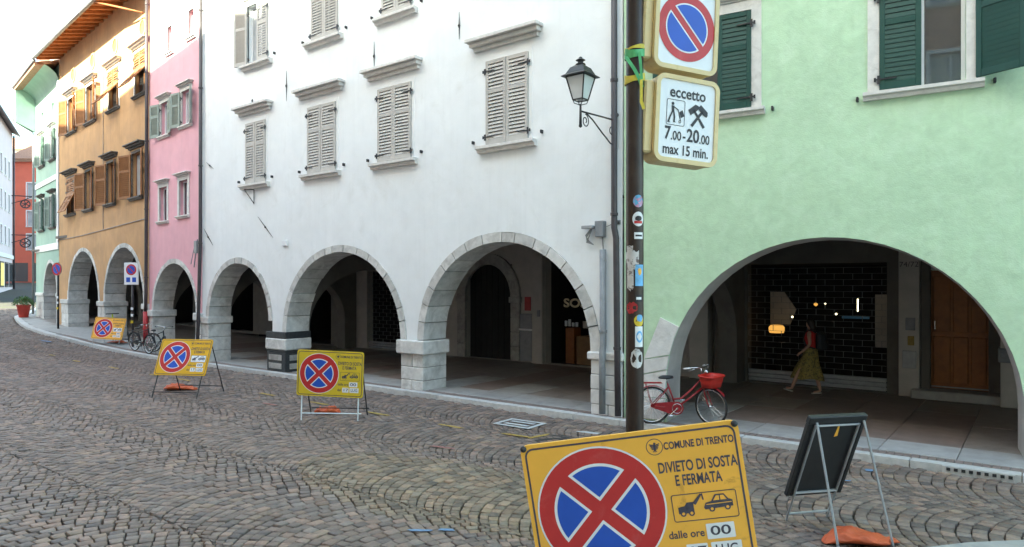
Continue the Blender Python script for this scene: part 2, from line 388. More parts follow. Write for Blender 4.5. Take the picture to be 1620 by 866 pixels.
# a paler, yellowish relaid patch in the road
dpatch = np.exp(-(((MT[:,0]+5.9)/2.3)**2+((MT[:,1]-6.2)/1.0)**2))
cobcol = cobcol*(1+.30*dpatch[:,None]*rng.uniform(.2,1,(NQ,1)))*np.where(dpatch[:,None] > .3, np.array([[1.0,1.0,.86]]), 1.0)
zt = rng.normal(0, .0035, NQ)
def cob_arrays(idx):
    q = Q[idx]; n = len(idx); cen = q.mean(1, keepdims=True)
    ins = cen+(q-cen)*.925
    z0 = np.array([[g(a)-.06 for a in row] for row in q[:,:,0]])
    zu = np.array([g(a)+und(a, b) for a, b in MT[idx,:2]])[:,None]+zt[idx][:,None]+rng.normal(0, .0025, (n,4))
    V = np.zeros((n,12,3)); V[:,0:4,:2] = q; V[:,0:4,2] = z0; V[:,4:8,:2] = q; V[:,4:8,2] = zu-.006; V[:,8:12,:2] = ins; V[:,8:12,2] = zu
    return V
CF = []
for i in range(4):
    j = (i+1) % 4; CF += [(i, j, 4+j, 4+i), (4+i, 4+j, 8+j, 8+i)]
CF.append((8, 9, 10, 11)); CF = np.array(CF)
def cob_mesh(name, idx):
    V = cob_arrays(idx); n = len(idx); me = bpy.data.meshes.new(name)
    F = (CF[None]+np.arange(n)[:,None,None]*12).reshape(-1,4)
    me.vertices.add(n*12); me.vertices.foreach_set('co', V.reshape(-1))
    me.loops.add(F.size); me.loops.foreach_set('vertex_index', F.reshape(-1).astype(np.int32))
    me.polygons.add(len(F)); me.polygons.foreach_set('loop_start', np.arange(0, F.size, 4, dtype=np.int32))
    me.update(calc_edges=True); me.validate()
    at = me.color_attributes.new('Col', 'FLOAT_COLOR', 'POINT')
    c4 = np.ones((n,12,4)); c4[:,:,:3] = cobcol[idx][:,None,:]; at.data.foreach_set('color', c4.reshape(-1))
    me.materials.append(M['cobble']); return me
inview = (MT[:,3] > -.74) & (MT[:,3] < .74) & (MT[:,2] > 6.75) & (MT[:,3] < .0)
order = np.argsort(np.where(inview, MT[:,2], 1e9))
single = order[:300]; rest = np.setdiff1d(np.arange(NQ), single)
for i in single: link('cobble', cob_mesh('cobble', np.array([i])), road)
tag(link('cobbles', cob_mesh('cobbles', rest), road), kind='stuff')

# markings, covers, spray marks on the cobbles
def mark(name, poly, m, dz=.012, parent=road):
    mb = MB(); mb.zprism(poly, 0, .003); zc = g(sum(p[0] for p in poly)/len(poly))+dz
    return mb.build(name, m, parent, mx=T(0, 0, zc))
def rag(cx, cy, w, h, ang, n=14, j=.25):
    out = []
    for i in range(n):
        a = 2*math.pi*i/n; k = 1+random.uniform(-j, j); ex = 1.0/max(abs(math.cos(a)), abs(math.sin(a)))
        x, y = w/2*math.cos(a)*ex*k, h/2*math.sin(a)*ex*k
        out.append((cx+x*math.cos(ang)-y*math.sin(ang), cy+x*math.sin(ang)+y*math.cos(ang)))
    return out
for x in (-8.35, -10.3, -14.1, -12.2, -18.0, -19.6, -22.3, -25.0, -27.2):
    mark('yellow_dash', rag(x, 9.0+.03*random.uniform(-1,1), .62, .085, 0), 'paint_yellow')
mark('yellow_dash', rag(-6.95, 9.12, .50, .09, R(3)), 'paint_yellow'); mark('yellow_dash', rag(-6.62, 9.32, .09, .42, R(-12)), 'paint_yellow')
mb = MB()
for a0, a1, b0, b1 in ((-.40,.40,-.30,-.22),(-.40,.40,.22,.30),(-.40,-.32,-.22,.22),(.32,.40,-.22,.22),(-.26,.26,-.15,-.06),(-.26,.26,.06,.15)):
    mb.box(a0, a1, b0, b1, .0, .004)
mb.build('painted_square', 'paint_white', road, mx=T(-7.5, 9.93, .012)@RZ(R(2)))
mark('cover_plate', [(-6.5,9.0),(-5.55,9.0),(-5.55,9.62),(-6.5,9.62)], 'plate', .008)
mark('white_dash', rag(-6.1, 10.05, .38, .10, R(5)), 'paint_white')
mark('blue_spray_mark', rag(-5.05, 5.0, .24, .05, R(35)), 'chalk_blue'); mark('blue_spray_mark', rag(-4.85, 5.17, .16, .05, R(35)), 'chalk_blue')
mark('red_spray_mark', rag(-7.35, 7.75, .42, .06, R(10)), 'chalk_red'); mark('red_spray_mark', rag(-12.9, 8.3, .5, .06, 0), 'chalk_red')
mark('blue_spray_mark', rag(-2.05, 9.6, .22, .05, R(20)), 'chalk_blue'); mark('blue_spray_mark', rag(-1.85, 10.35, .1, .1, 0), 'chalk_blue')
mark('blue_spray_mark', rag(-31.5, 10.2, 1.2, .12, 0), 'chalk_blue')

# ------------------------------------------------------------------ pavement on the arcade side
SW = .09
pave = tag(sheet('sidewalk', [-76+2*i for i in range(42)], [0,.1,.4,1,2,4,7.5], lambda x, y: 0, 'mortar'), 'stone paved walk running under the arcades', 'pavement')
for v in pave.data.vertices:
    x = v.co.x; y0 = curb_y(x)+.12; v.co.z = g(x)+SW-.02; v.co.y = y0+v.co.y/7.5*(18.6+max(0, -44-x)*.42-y0)
def slab(name, q, z, th, m, parent):
    c = .012; cx = sum(p[0] for p in q)/4; cy = sum(p[1] for p in q)/4
    ins = [(p[0]+(cx-p[0])*c/.5, p[1]+(cy-p[1])*c/.5) for p in q]; mb = MB(); dz = random.uniform(-.003, .003)
    zz = [g(p[0])+z+dz for p in q]
    mb.add([(p[0],p[1],k-th) for p, k in zip(q, zz)]+[(p[0],p[1],k-.006) for p, k in zip(q, zz)]+[(p[0],p[1],k) for p, k in zip(ins, zz)],
           [(0,1,5,4),(1,2,6,5),(2,3,7,6),(3,0,4,7),(4,5,9,8),(5,6,10,9),(6,7,11,10),(7,4,8,11),(8,9,10,11)])
    return mb.build(name, m, parent)
x = 4.6
while x > -43.5:
    w = random.uniform(.82, 1.02) if x > -21 else random.uniform(1.4, 1.9)
    red = random.random() < .24
    y = curb_y(x-w/2)+(.40 if x > -34 else .2); first = True
    while y < 17.1:
        l = random.uniform(.75, 1.0) if first else random.uniform(1.3, 2.3)
        e = min(y+l, 17.35); e = 17.35 if 17.35-e < .5 else e
        r2 = (red or random.random() < .14) and not first; gp = .006
        slab('paving_slab', [(x-w+gp, y+gp), (x-gp, y+gp), (x-gp, e-gp), (x-w+gp, e-gp)], SW, .05, 'slab_red' if r2 else ('slab' if e < 14.2 else 'slab_shaded'), pave)
        y = e; first = False
    x -= w
# kerb stones
x = 5.
while x > -62:
    L = random.uniform(.95, 1.3) if x > -33 else random.uniform(.6, .9); xa, xb = x-.006, x-L+.006
    ya, yb = curb_y(xa), curb_y(xb); o = .14 if x > -33 else .22
    q = [(xb, yb-.06), (xa, ya-.06), (xa, ya+o-.02), (xb, yb+o-.02)]
    slab('kerb_stone', q, SW+.006, .16, 'curb', pave); x -= L
# reddish setts behind the kerb, too small to pick apart
mb = MB(); x = 5.; cc = []
while x > -33:
    for r_ in (0, 1):
        y = curb_y(x)+.135+r_*.125
        z = SW+g(x)+random.uniform(-.004, .002); a = .052
        mb.cbox(x-a, x+a-.008, y, y+.112, z-.05, z-.002, .006)
    x -= .105
tag(mb.build('setts', 'slab_red', pave), kind='stuff')
# channel drain in the kerb line
mb = MB()
mb.box(-1.05,-.25,10.90,10.935,-.02,.092)
dr = mb.build('channel_drain', 'curb', pave)
mb = MB()
for i in range(9): mb.box(-1.0+i*.085, -.955+i*.085, 10.885, 10.91, .035, .075)
mb.build('drain_slots', 'signback', dr)

# raised pavement on the near side, where the camera stands
near_poly = [(-.115,8.0),(-.53,7.6),(-.90,7.13),(-1.25,6.72),(-1.9,6.1),(-2.9,5.25),(-3.5,4.4),(-3.85,3.2),(-4.0,1.4),(-4.0,-2.45),(9,-2.45),(9,8.7),(1.4,8.7),(.5,8.4)]
mb = MB(); mb.zprism(near_poly, -.05, .155)
near = tag(mb.build('near_pavement', 'mortar'), 'pale stone raised pavement edge near the orange sandbag', 'pavement', kind='structure')
mb = MB(); mb.zprism([(a+(1.5-a)*.004, b+(1.5-b)*.004) for a, b in near_poly], .155, .164); mb.build('pavement_top', 'slab', near)

# ------------------------------------------------------------------ facade builders
def ell(a, b, zs, rise, t, n=28):
    c = (a+b)/2; hw = (b-a)/2+t
    return [(c-hw*math.cos(math.pi*i/n), zs+(rise+t)*math.sin(math.pi*i/n)) for i in range(n+1)]
def facade(W0, W1, z0, zb, z1, arches, holes, thick, m, parent, ring=True, reveal=.2):
    mb = MB(); xcur = W0
    def rect(a, b, c, d, y=0.):
        if b-a > 1e-4 and d-c > 1e-4: mb.add([(a,y,c),(b,y,c),(b,y,d),(a,y,d)], [(0,1,2,3)])
    def strip(p, q, ya, yb): mb.add([(p[0],ya,p[1]),(q[0],ya,q[1]),(q[0],yb,q[1]),(p[0],yb,p[1])], [(0,1,2,3)])
    for A in arches:
        t = A.get('t', .2) if ring else 0
        P = ell(A['a'], A['b'], A['zs'], A['rise'], t)
        for y in (0., thick):
            rect(xcur, P[0][0], z0, zb, y)
            for p, q in zip(P, P[1:]): mb.add([(p[0],y,p[1]),(q[0],y,q[1]),(q[0],y,zb),(p[0],y,zb)], [(0,1,2,3)])
        for p, q in zip(P, P[1:]): strip(p, q, 0, thick)
        strip((P[0][0], z0), P[0], 0, thick); strip((P[-1][0], z0), P[-1], 0, thick)
        xcur = P[-1][0]
    for y in (0., thick): rect(xcur, W1, z0, zb, y)
    xs = sorted({W0, W1, *[h[0] for h in holes], *[h[1] for h in holes]}); zs = sorted({zb, z1, *[h[2] for h in holes], *[h[3] for h in holes]})
    for a, b in zip(xs, xs[1:]):
        for c, d in zip(zs, zs[1:]):
            mx_, mz = (a+b)/2, (c+d)/2
            if not any(h[0] < mx_ < h[1] and h[2] < mz < h[3] for h in holes): rect(a, b, c, d)
    for h in holes:
        a, b, c, d = h[:4]
        for p, q in (((a,c),(b,c)), ((b,c),(b,d)), ((b,d),(a,d)), ((a,d),(a,c))): strip(p, q, 0, reveal)
    return mb.build('wall', m, parent)
def shell(W0, W1, z1, depth, parent, m, eave=.6, z0=4.2, roofm='roof', ridge=2.6, e0=.25):
    mb = MB()
    for x in (W0+.002, W1-.002): mb.add([(x,.01,z0),(x,depth,z0),(x,depth,z1),(x,depth/2,z1+ridge),(x,.01,z1)], [(0,1,2,3,4)])
    mb.add([(W0,depth,-.1),(W1,depth,-.1),(W1,depth,z1),(W0,depth,z1)], [(0,1,2,3)])
    mb.build('side_wall', m, parent)
    k = ridge/(depth/2); th = .16
    mb = MB(); mb.xprism([(-eave, z1-k*eave+.05), (depth/2, z1+ridge+.05), (depth+e0, z1-k*e0+.05), (depth+e0, z1-k*e0+.05+th), (depth/2, z1+ridge+.05+th), (-eave, z1-k*eave+.05+th)], W0-.02, W1+.02)
    return mb.build('roof', roofm, parent)
def voussoirs(parent, A, n, depth, m, jitter=.014):
    t = A.get('t', .2); c = (A['a']+A['b'])/2; hw = (A['b']-A['a'])/2
    cuts = [i/n+(random.uniform(-.18,.18)/n if 0 < i < n else 0) for i in range(n+1)]
    for a, b in zip(cuts, cuts[1:]):
        e = .0016; tt = t+random.uniform(-jitter, jitter)*.6-.004; k = 3; p = -.012-random.uniform(0, .016)
        inn = []; out = []; ji = random.uniform(0, .012)
        for i in range(k+1):
            f = math.pi*(a+e+(b-a-2*e)*i/k); cs, sn = math.cos(f), math.sin(f)
            inn.append((c-(hw+ji)*cs, A['zs']+(A['rise']+ji)*sn)); out.append((c-(hw+tt)*cs, A['zs']+(A['rise']+tt)*sn))
        mb = MB(); mb.prism(inn+out[::-1], p, depth-random.uniform(0,.03)); mb.build('voussoir', m, parent)
def pier(parent, s0, s1, z0, zi, zt, depth, m, cour, proj=.07, impost='stone', split=True, y0=-.03):
    core = MB(); core.box(s0+.02, s1-.02, y0+.02, depth-.02, z0-.3, zt-.01); core = core.build('pier', 'mortar', parent)
    z = z0-.12; hs = (zi-z0+.12)/cour
    for i in range(cour):
        cut = [s0, s1]
        if split and s1-s0 > .5 and i % 2 == 0: cut = [s0, s0+(s1-s0)*random.uniform(.4,.62), s1]
        for a, b in zip(cut, cut[1:]):
            j = lambda: random.uniform(-.008, .008)
            MB().cbox(a+.004+abs(j()), b-.004-abs(j()), y0+j(), depth+j(), z+.003, z+hs-.004, .016).build('pier_block', m, core)
        z += hs
    MB().cbox(s0-proj, s1+proj, y0-proj, depth+.03, zi, zt, .022).build('impost', impost, core)
    return core
LEAF = {}
def leaf(w, h, m, hinge_side=1):
    key = (round(w,3), round(h,3), m, hinge_side)
    if key not in LEAF:
        st = min(.075, w*.2); fr = MB(); sl_ = MB(); zr = h*.63
        fr.cbox(0, st, -.02, .02, 0, h, .005); fr.cbox(w-st, w, -.02, .02, 0, h, .005)
        for a, b in ((0,.11),(zr-.045,zr+.045),(h-.08,h)): fr.cbox(st, w-st, -.018, .018, a, b, .004)
        for a, b in ((.11,zr-.045),(zr+.045,h-.08)):
            n = max(2, int((b-a)/.072)); p = (b-a)/n
            for i in range(n):
                z = a+p*i+p*.5
                if m == 'shutter_green': sl_.hexa([(st,-.014,z-.034),(w-st,-.014,z-.034),(w-st,.0,z-.034),(st,.0,z-.034),(st,-.005,z+.034),(w-st,-.005,z+.034),(w-st,.006,z+.034),(st,.006,z+.034)])
                else: sl_.hexa([(st,-.022,z-.035),(w-st,-.022,z-.035),(w-st,-.012,z-.035),(st,-.012,z-.035),(st,.006,z+.028),(w-st,.006,z+.028),(w-st,.016,z+.028),(st,.016,z+.028)])
        hg = MB(); z = 0
        hg.prism([(-.075,-.03),(-.045,-.03),(-.045,-.012),(-.03,-.012),(-.03,-.07),(.01,-.07),(.01,-.012),(w*.42,-.008),(w*.42,.008),(.01,.012),(.01,.06),(-.03,.06),(-.03,.012),(-.045,.012),(-.045,.03),(-.075,.03)], -.034, -.021)
        LEAF[key] = (fr.mesh('shutter', m), sl_.mesh('louvres', m), hg.mesh('hinge', 'iron'))
    return LEAF[key]
def shutter(parent, hx, z, w, h, m, ang=0, left=True, y=-.03, tilt=0):
    fr, lv, hg = leaf(w, h, m); mx = T(hx, y, z)
    if left: mx = mx @ RZ(-ang)
    else: mx = mx @ RZ(ang) @ Matrix.Scale(-1, 4, (1,0,0))
    o = link('shutter', fr, parent, mx); tag(link('louvres', lv, o), kind='stuff')
    for zz in (.16, h-.22): link('hinge', hg, o, T(0, 0, zz))
    return o
def sillmesh(a, b, z, out, h, m, parent, name):
    mb = MB(); mb.xprism([(.02,z-h),(-out*.55,z-h),(-out*.62,z-h*.55),(-out,z-h*.42),(-out,z),(.02,z)], a, b); return mb.build(name, m, parent)
def lintelmesh(a, b, z, out, h, m, parent):
    mb = MB()
    for x0_, x1_, o0, o1, z0_, z1_ in ((a+.10,b-.10,.0,out*.3,z,z+h*.35),(a+.05,b-.05,.0,out*.65,z+h*.35,z+h*.7),(a,b,.0,out,z+h*.7,z+h)):
        mb.cbox(x0_, x1_, -o1, .02, z0_, z1_-.001, .008)
    return mb.build('lintel', m, parent)
def window(parent, a, b, c, d, fw=.12, fm='trim', sill=None, lintel=None, pane='glass', sm='trim', lm='trim', reveal=.2, proud=.03, sash='frame_white', mull=True):
    mb = MB(); y0, y1 = -proud, .04
    if fw:
        mb.box(a-fw, a, y0, y1, c-.0, d+fw); mb.box(b, b+fw, y0, y1, c-.0, d+fw); mb.box(a, b, y0, y1, d, d+fw)
    else: mb.box(a-.01, b+.01, .16, .2, c-.01, c+.02)
    w = mb.build('window', fm, parent)
    s_ = MB(); q = .055; ys = reveal-.07
    s_.box(a, a+q, ys, ys+.05, c, d); s_.box(b-q, b, ys, ys+.05, c, d); s_.box(a+q, b-q, ys, ys+.05, c, c+q); s_.box(a+q, b-q, ys, ys+.05, d-q, d)
    if mull: s_.box((a+b)/2-.035, (a+b)/2+.035, ys-.01, ys+.05, c+q, d-q)
    s_.build('sash', sash, w)
    MB().box(a+.02, b-.02, ys+.02, ys+.035, c+.02, d-.02).build('pane', pane, w)
    if sill: sillmesh(a-sill[0], b+sill[0], c-.002, sill[1], sill[2], sm, w, 'sill')
    if lintel: lintelmesh(a-lintel[0], b+lintel[0], d+lintel[3], lintel[1], lintel[2], lm, w)
    return w
def stop(parent, x, z): MB().cbox(x-.018, x+.018, -.075, .01, z-.035, z+.035, .008).build('shutter_stop', 'iron', parent)
def pipe(parent, pts, r, m='pipe', name='downpipe', brk=2.2, n=12):
    mb = MB(); mb.tube(pts, r, n); o = mb.build(name, m, parent, True)
    a, b = Vector(pts[0]), Vector(pts[-1]); k = max(1, int(abs(a.z-b.z)/brk))
    for i in range(k):
        f = (i+.5)/k; z = a.z+(b.z-a.z)*f
        for p, q in zip(pts, pts[1:]):
            if min(p[2],q[2]) <= z <= max(p[2],q[2]) and abs(p[2]-q[2]) > .3:
                u = (z-p[2])/(q[2]-p[2]); c = Vector(p)+(Vector(q)-Vector(p))*u
                MB().lathe([(r*1.02,-.03),(r*1.22,-.025),(r*1.22,.025),(r*1.02,.03)], 12, c).build('pipe_bracket', m, o); break
    return o
def anchor(parent, x, z, L, ang=0):
    mb = MB(); mb.tube([(0,-.02,-L/2),(0,-.02,-.05),(0,-.03,0),(0,-.02,.05),(0,-.02,L/2)], [.004,.013,.028,.013,.004], 6)
    mb.build('wall_anchor', 'iron', parent, mx=T(x, 0, z)@RY(ang))
def transverse(parent, X, y0, y1, m='arcwall', th=.45, spring=1.25, rise=1.75, jamb=.55, top=4.25, zf=.1):
    """cross arch under the arcade, in world coordinates (plane x=X)"""
    mb = MB(); a, b = y0+jamb*.2, y1-jamb; n = 20; zb = g(X)
    P = [((a+b)/2-(b-a)/2*math.cos(math.pi*i/n), zb+spring+rise*math.sin(math.pi*i/n)) for i in range(n+1)]
    for x_ in (X-th/2, X+th/2):
        for p, q in zip(P, P[1:]): mb.add([(x_,p[0],p[1]),(x_,q[0],q[1]),(x_,q[0],top+zb),(x_,p[0],top+zb)], [(0,1,2,3)])
        for u0, u1 in ((y0, a), (b, y1)): mb.add([(x_,u0,zb+zf),(x_,u1,zb+zf),(x_,u1,top+zb),(x_,u0,top+zb)], [(0,1,2,3)])
    PP = [(a, zb+zf)]+P+[(b, zb+zf)]
    for p, q in zip(PP, PP[1:]): mb.add([(X-th/2,p[0],p[1]),(X+th/2,p[0],p[1]),(X+th/2,q[0],q[1]),(X-th/2,q[0],q[1])], [(0,1,2,3)])
    return mb.build('cross_arch', m, parent, mx=inv(parent))
BACK = 17.3
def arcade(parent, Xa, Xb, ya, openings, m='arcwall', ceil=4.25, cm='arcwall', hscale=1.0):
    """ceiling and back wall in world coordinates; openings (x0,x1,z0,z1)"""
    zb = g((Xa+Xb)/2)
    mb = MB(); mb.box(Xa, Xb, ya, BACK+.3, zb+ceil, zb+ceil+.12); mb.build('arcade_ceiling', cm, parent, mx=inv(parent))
    mb = MB(); xs = sorted({Xa, Xb, *[o[0] for o in openings], *[o[1] for o in openings]}); zs = sorted({zb+.02, zb+ceil, *[o[2] for o in openings], *[o[3] for o in openings]})
    for a, b in zip(xs, xs[1:]):
        for c, d in zip(zs, zs[1:]):
            if not any(o[0] <= (a+b)/2 <= o[1] and o[2] <= (c+d)/2 <= o[3] for o in openings): mb.add([(a,BACK,c),(b,BACK,c),(b,BACK,d),(a,BACK,d)], [(0,1,2,3)])
    for a, b, c, d in openings:
        for p, q in (((a,c),(b,c)), ((b,c),(b,d)), ((b,d),(a,d)), ((a,d),(a,c))): mb.add([(p[0],BACK,p[1]),(q[0],BACK,q[1]),(q[0],BACK+.3,q[1]),(p[0],BACK+.3,p[1])], [(0,1,2,3)])
    return mb.build('arcade_wall', m, parent, mx=inv(parent))
def wpart(mb, name, m, parent, smooth=False): return mb.build(name, m, parent, smooth, mx=inv(parent) if parent.name in MW else None)

# ------------------------------------------------------------------ white house
WH = empty('white_house', (-21.25, 11.25, 0), 0, 'white plastered house with beige closed shutters and three stone arches', 'house')
wA = [dict(a=.42, b=3.72, zs=1.50, rise=1.68, t=.18), dict(a=4.58, b=9.22, zs=1.20, rise=2.18, t=.19), dict(a=9.98, b=14.46, zs=1.25, rise=2.19, t=.22)]
low = [(2.55,3.58),(5.58,6.78),(8.41,9.58),(11.87,12.99)]
upp = [(2.62,3.70),(5.74,6.87),(8.56,9.58),(11.9,13.0)]
holes = [(a,b,5.5,7.32) for a, b in low]+[(a,b,9.02,10.8) for a, b in upp]+[(a,b,12.4,14.0) for a, b in upp]
facade(0, 15.14, -.2, 4.3, 15.2, wA, holes, .75, 'white', WH)
shell(0, 15.14, 15.2, 13, WH, 'white')
for A, n in zip(wA, (15, 17, 16)): voussoirs(WH, A, n, .75, 'stone')
pier(WH, .02, .42, .12, 1.30, 1.52, .75, 'stone', 3, .06, split=False)
# striped black and white pier
core = MB(); core.box(3.74, 4.56, 0, .73, -.2, 1.19); core = tag(core.build('pier', 'mortar', WH), 'pier of black blocks with a pale slab')
MB().cbox(3.70,4.60,-.05,.78,-.02,.62,.014).build('black_block','blackstone',core)
MB().cbox(3.66,4.64,-.09,.80,.70,1.02,.03).build('pale_slab','stone',core)
MB().cbox(3.70,4.60,-.05,.76,.62,.70,.01).build('black_block','blackstone',core); MB().cbox(3.68,4.62,-.07,.78,1.02,1.205,.014).build('black_block','blackstone',core)
MB().cbox(3.80,4.42,-.063,-.045,.40,.56,.008).build('inset_panel','stone_dark',core); MB().cbox(3.80,4.42,-.063,-.045,.16,.32,.008).build('inset_panel','stone_dark',core)
for a, b, x_ in ((.06,.62,4.605),): 
    MB().cbox(x_-.005,x_+.012,.08,.64,.40,.56,.006).build('inset_panel','stone_dark',core); MB().cbox(x_-.005,x_+.012,.08,.64,.16,.32,.006).build('inset_panel','stone_dark',core)
pier(WH, 9.22, 9.98, .12, .92, 1.24, .76, 'stone', 3, .08)
pier(WH, 14.46, 15.12, .12, 1.12, 1.27, .75, 'stone_white', 4, .05, impost='stone_white')
for i, (a, b) in enumerate(low):
    window(WH, a, b, 5.5, 7.32, .10, 'white', (.2,.17,.14), None, 'curtain', proud=.012)
    lintelmesh(a-.42, b+.36, 7.56, .26, .25, 'trim', WH)
    w = (b-a)/2-.004
    shutter(WH, a+.002, 5.53, w, 1.78, 'shutter_grey', R(random.uniform(0,2.5)), True); shutter(WH, b-.002, 5.53, w, 1.78, 'shutter_grey', R(random.uniform(0,2.5)), False)
    stop(WH, a-.36, 5.62); stop(WH, b+.34, 5.62)
for i, (a, b) in enumerate(upp):
    window(WH, a, b, 9.02, 10.8, .10, 'white', (.2,.17,.14), None, 'curtain', proud=.012)
    lintelmesh(a-.30, b+.30, 11.0, .26, .25, 'trim', WH); w = (b-a)/2-.004
    shutter(WH, a+.002, 9.05, w, 1.74, 'shutter_grey', R(170) if i == 0 else 0, True); shutter(WH, b-.002, 9.05, w, 1.74, 'shutter_grey', 0, False)
    stop(WH, a-.36, 9.12); stop(WH, b+.34, 9.12)
    window(WH, a, b, 12.4, 14.0, .10, 'white', (.2,.17,.14), None, 'glass', proud=.012)
for x_, z_, L_, an in ((4.6,8.09,.85,0),(8.27,8.17,.72,0),(11.09,8.27,.6,0),(3.57,4.2,1.0,R(-50)),(.40,4.05,.8,R(-45)),(2.9,7.95,.12,0),(.5,6.3,.5,R(-60))): anchor(WH, x_, z_, L_, an)
mb = MB(); mb.tube([(2.98,-.02,5.33),(3.02,-.35,5.30)], .014, 6); mb.tube([(3.02,-.35,5.30),(3.0,-.03,4.92)], .012, 6); mb.tube([(2.98,-.02,5.33),(3.0,-.03,4.90)], .012, 6); mb.build('iron_bracket', 'iron', WH)
MB().cbox(4.44,4.66,-.06,.0,3.62,3.78,.012).build('junction_box', 'frame_white', WH)
pipe(WH, [(.10,-.10,15.0),(.06,-.10,4.0),(.02,-.14,1.7),(-.03,-.16,.14)], .055)
pipe(WH, [(15.02,-.10,15.0),(15.02,-.10,3.6),(15.07,-.12,3.4),(15.10,-.13,1.2),(15.12,-.14,.13)], .058)
pipe(WH, [(14.78,-.10,3.2),(14.79,-.11,1.4),(14.80,-.16,1.25),(14.80,-.16,.14)], .062, 'greymetal', 'conduit', 1.6)
mb = MB(); mb.cbox(14.62,14.80,-.14,.0,3.44,3.74,.01); mb.build('junction_box', 'greymetal', WH)
mb = MB()
for i in range(9):
    a = (14.55+.03*random.uniform(-1,1), -.06-.02*random.random(), 3.65); mb.tube([a, (14.46+.05*random.uniform(-1,1), -.12, 3.5-.06*random.random()), (14.40+.08*random.random(), -.08, 3.36+.06*random.uniform(-1,1)), (14.56, -.07, 3.30)], .008, 5)
mb.tube([(14.75,-.06,3.45),(14.77,-.07,3.2)], .012, 6); mb.tube([(14.8,-.05,3.62),(15.1,-.05,3.72)], .007, 5); mb.build('cable_bundle', 'greymetal', WH)
MB().cbox(14.36,14.60,-.20,-.03,3.60,3.66,.008).build('cable_cover', 'zinc', WH)
v = MB(); v.box(14.93,15.10,-.012,.0,3.66,3.74); v = v.build('air_vent', 'greymetal', WH)
mb = MB(); [mb.box(14.94+i*.03,14.955+i*.03,-.016,-.01,3.67,3.73) for i in range(5)]; mb.build('vent_slots', 'iron', v)
# arcade behind the white house
arcade(WH, -21.25, -6.1, 11.95, [(-15.31,-13.37,.1,3.2),(-12.06,-8.0,.1,3.4),(-20.4,-17.2,.1,3.2)], 'arcpale')
for X in (-21.25, -16.9): transverse(WH, X, 11.9, BACK, 'arcwall')
transverse(WH, -6.15, 11.9, BACK, 'arcwall')
mb = MB(); P = ell(-15.31,-13.37,2.15,1.05,.0,16); P2 = ell(-15.31,-13.37,2.15,1.05,.36,16)
mb.prism(P+P2[::-1], BACK-.10, BACK+.02); gate_ring = wpart(mb, 'doorway_arch', 'stone_dark', WH)
for xa in (-15.67, -13.37):
    for i in range(4): MB().cbox(xa, xa+.36, BACK-.10, BACK+.02, .12+i*.46, .57+i*.46, .012).build('jamb_block', 'stone_dark', gate_ring)
    MB().cbox(xa-.04, xa+.40, BACK-.14, BACK+.02, 1.96, 2.15, .012).build('capital', 'stone_dark', gate_ring)
mb = MB(); [mb.box(-15.3+i*.245, -15.07+i*.245, BACK+.18, BACK+.24, .1, 3.3) for i in range(8)]; wpart(mb, 'plank_gate', 'dark', WH)
mb = MB(); mb.box(-13.3,-12.98,0,.0,0,0) if False else None
MB().cbox(-12.97,-12.5,BACK-.12,BACK-.005,.14,1.62,.01).build('cabinet', 'greymetal', WH, mx=inv(WH))
MB().cbox(-13.0,-12.48,BACK-.15,BACK-.005,1.10,1.16,.006).build('cabinet_shelf', 'frame_white', WH, mx=inv(WH))
mb = MB(); mb.box(-12.86,-12.62,BACK-.02,BACK-.008,1.72,2.15); wpart(mb, 'poster', 'poster', WH)
mb = MB(); mb.cbox(-12.47,-12.08,BACK-.16,BACK-.004,.1,3.42,.01); wpart(mb, 'pilaster', 'arcpale', WH)
mb = MB(); mb.cbox(-12.26,-12.16,BACK-.2,BACK-.15,1.55,1.75,.01); wpart(mb, 'intercom', 'greymetal', WH)
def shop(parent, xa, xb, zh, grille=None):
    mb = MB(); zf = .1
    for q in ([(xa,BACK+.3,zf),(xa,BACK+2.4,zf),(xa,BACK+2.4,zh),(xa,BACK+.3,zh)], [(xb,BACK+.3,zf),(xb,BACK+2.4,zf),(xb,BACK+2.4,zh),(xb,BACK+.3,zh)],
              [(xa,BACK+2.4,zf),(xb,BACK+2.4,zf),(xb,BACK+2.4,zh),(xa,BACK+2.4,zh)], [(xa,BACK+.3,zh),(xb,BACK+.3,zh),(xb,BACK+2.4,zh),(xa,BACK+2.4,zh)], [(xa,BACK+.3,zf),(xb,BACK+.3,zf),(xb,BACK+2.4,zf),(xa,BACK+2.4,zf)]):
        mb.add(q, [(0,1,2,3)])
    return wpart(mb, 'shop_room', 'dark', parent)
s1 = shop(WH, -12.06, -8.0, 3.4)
text('SOSO', .36, 'glow_sign', WH, -10.88, 1.97, BACK+.12, 1.2, .012, mx=inv(WH))
mb = MB(); mb.cbox(-11.66,-11.35,BACK+.5,BACK+.9,.1,1.2,.01); wpart(mb, 'wooden_stand', 'door', WH)
mb = MB(); mb.cbox(-11.2,-9.9,BACK+.4,BACK+1.0,.1,.96,.01); wpart(mb, 'counter', 'cardboard', WH)
mb = MB(); [mb.cbox(-11.66+i*.13,-11.58+i*.13,BACK+.45,BACK+.5,1.25,1.25+random.uniform(.1,.26),.004) for i in range(4)]; wpart(mb, 'small_signs', 'milk', WH)
mb = MB(); mb.cbox(-11.1,-10.5,BACK+.6,BACK+.66,1.2,1.42,.01); wpart(mb, 'display_tray', 'arcpale', WH)
mb = MB(); mb.lathe([(.0,-.09),(.07,-.05),(.09,0),(.07,.06),(0,.09)], 12, (-10.65,BACK+.9,1.95), cap=False); wpart(mb, 'shop_lamp', 'glow_warm', WH, True)
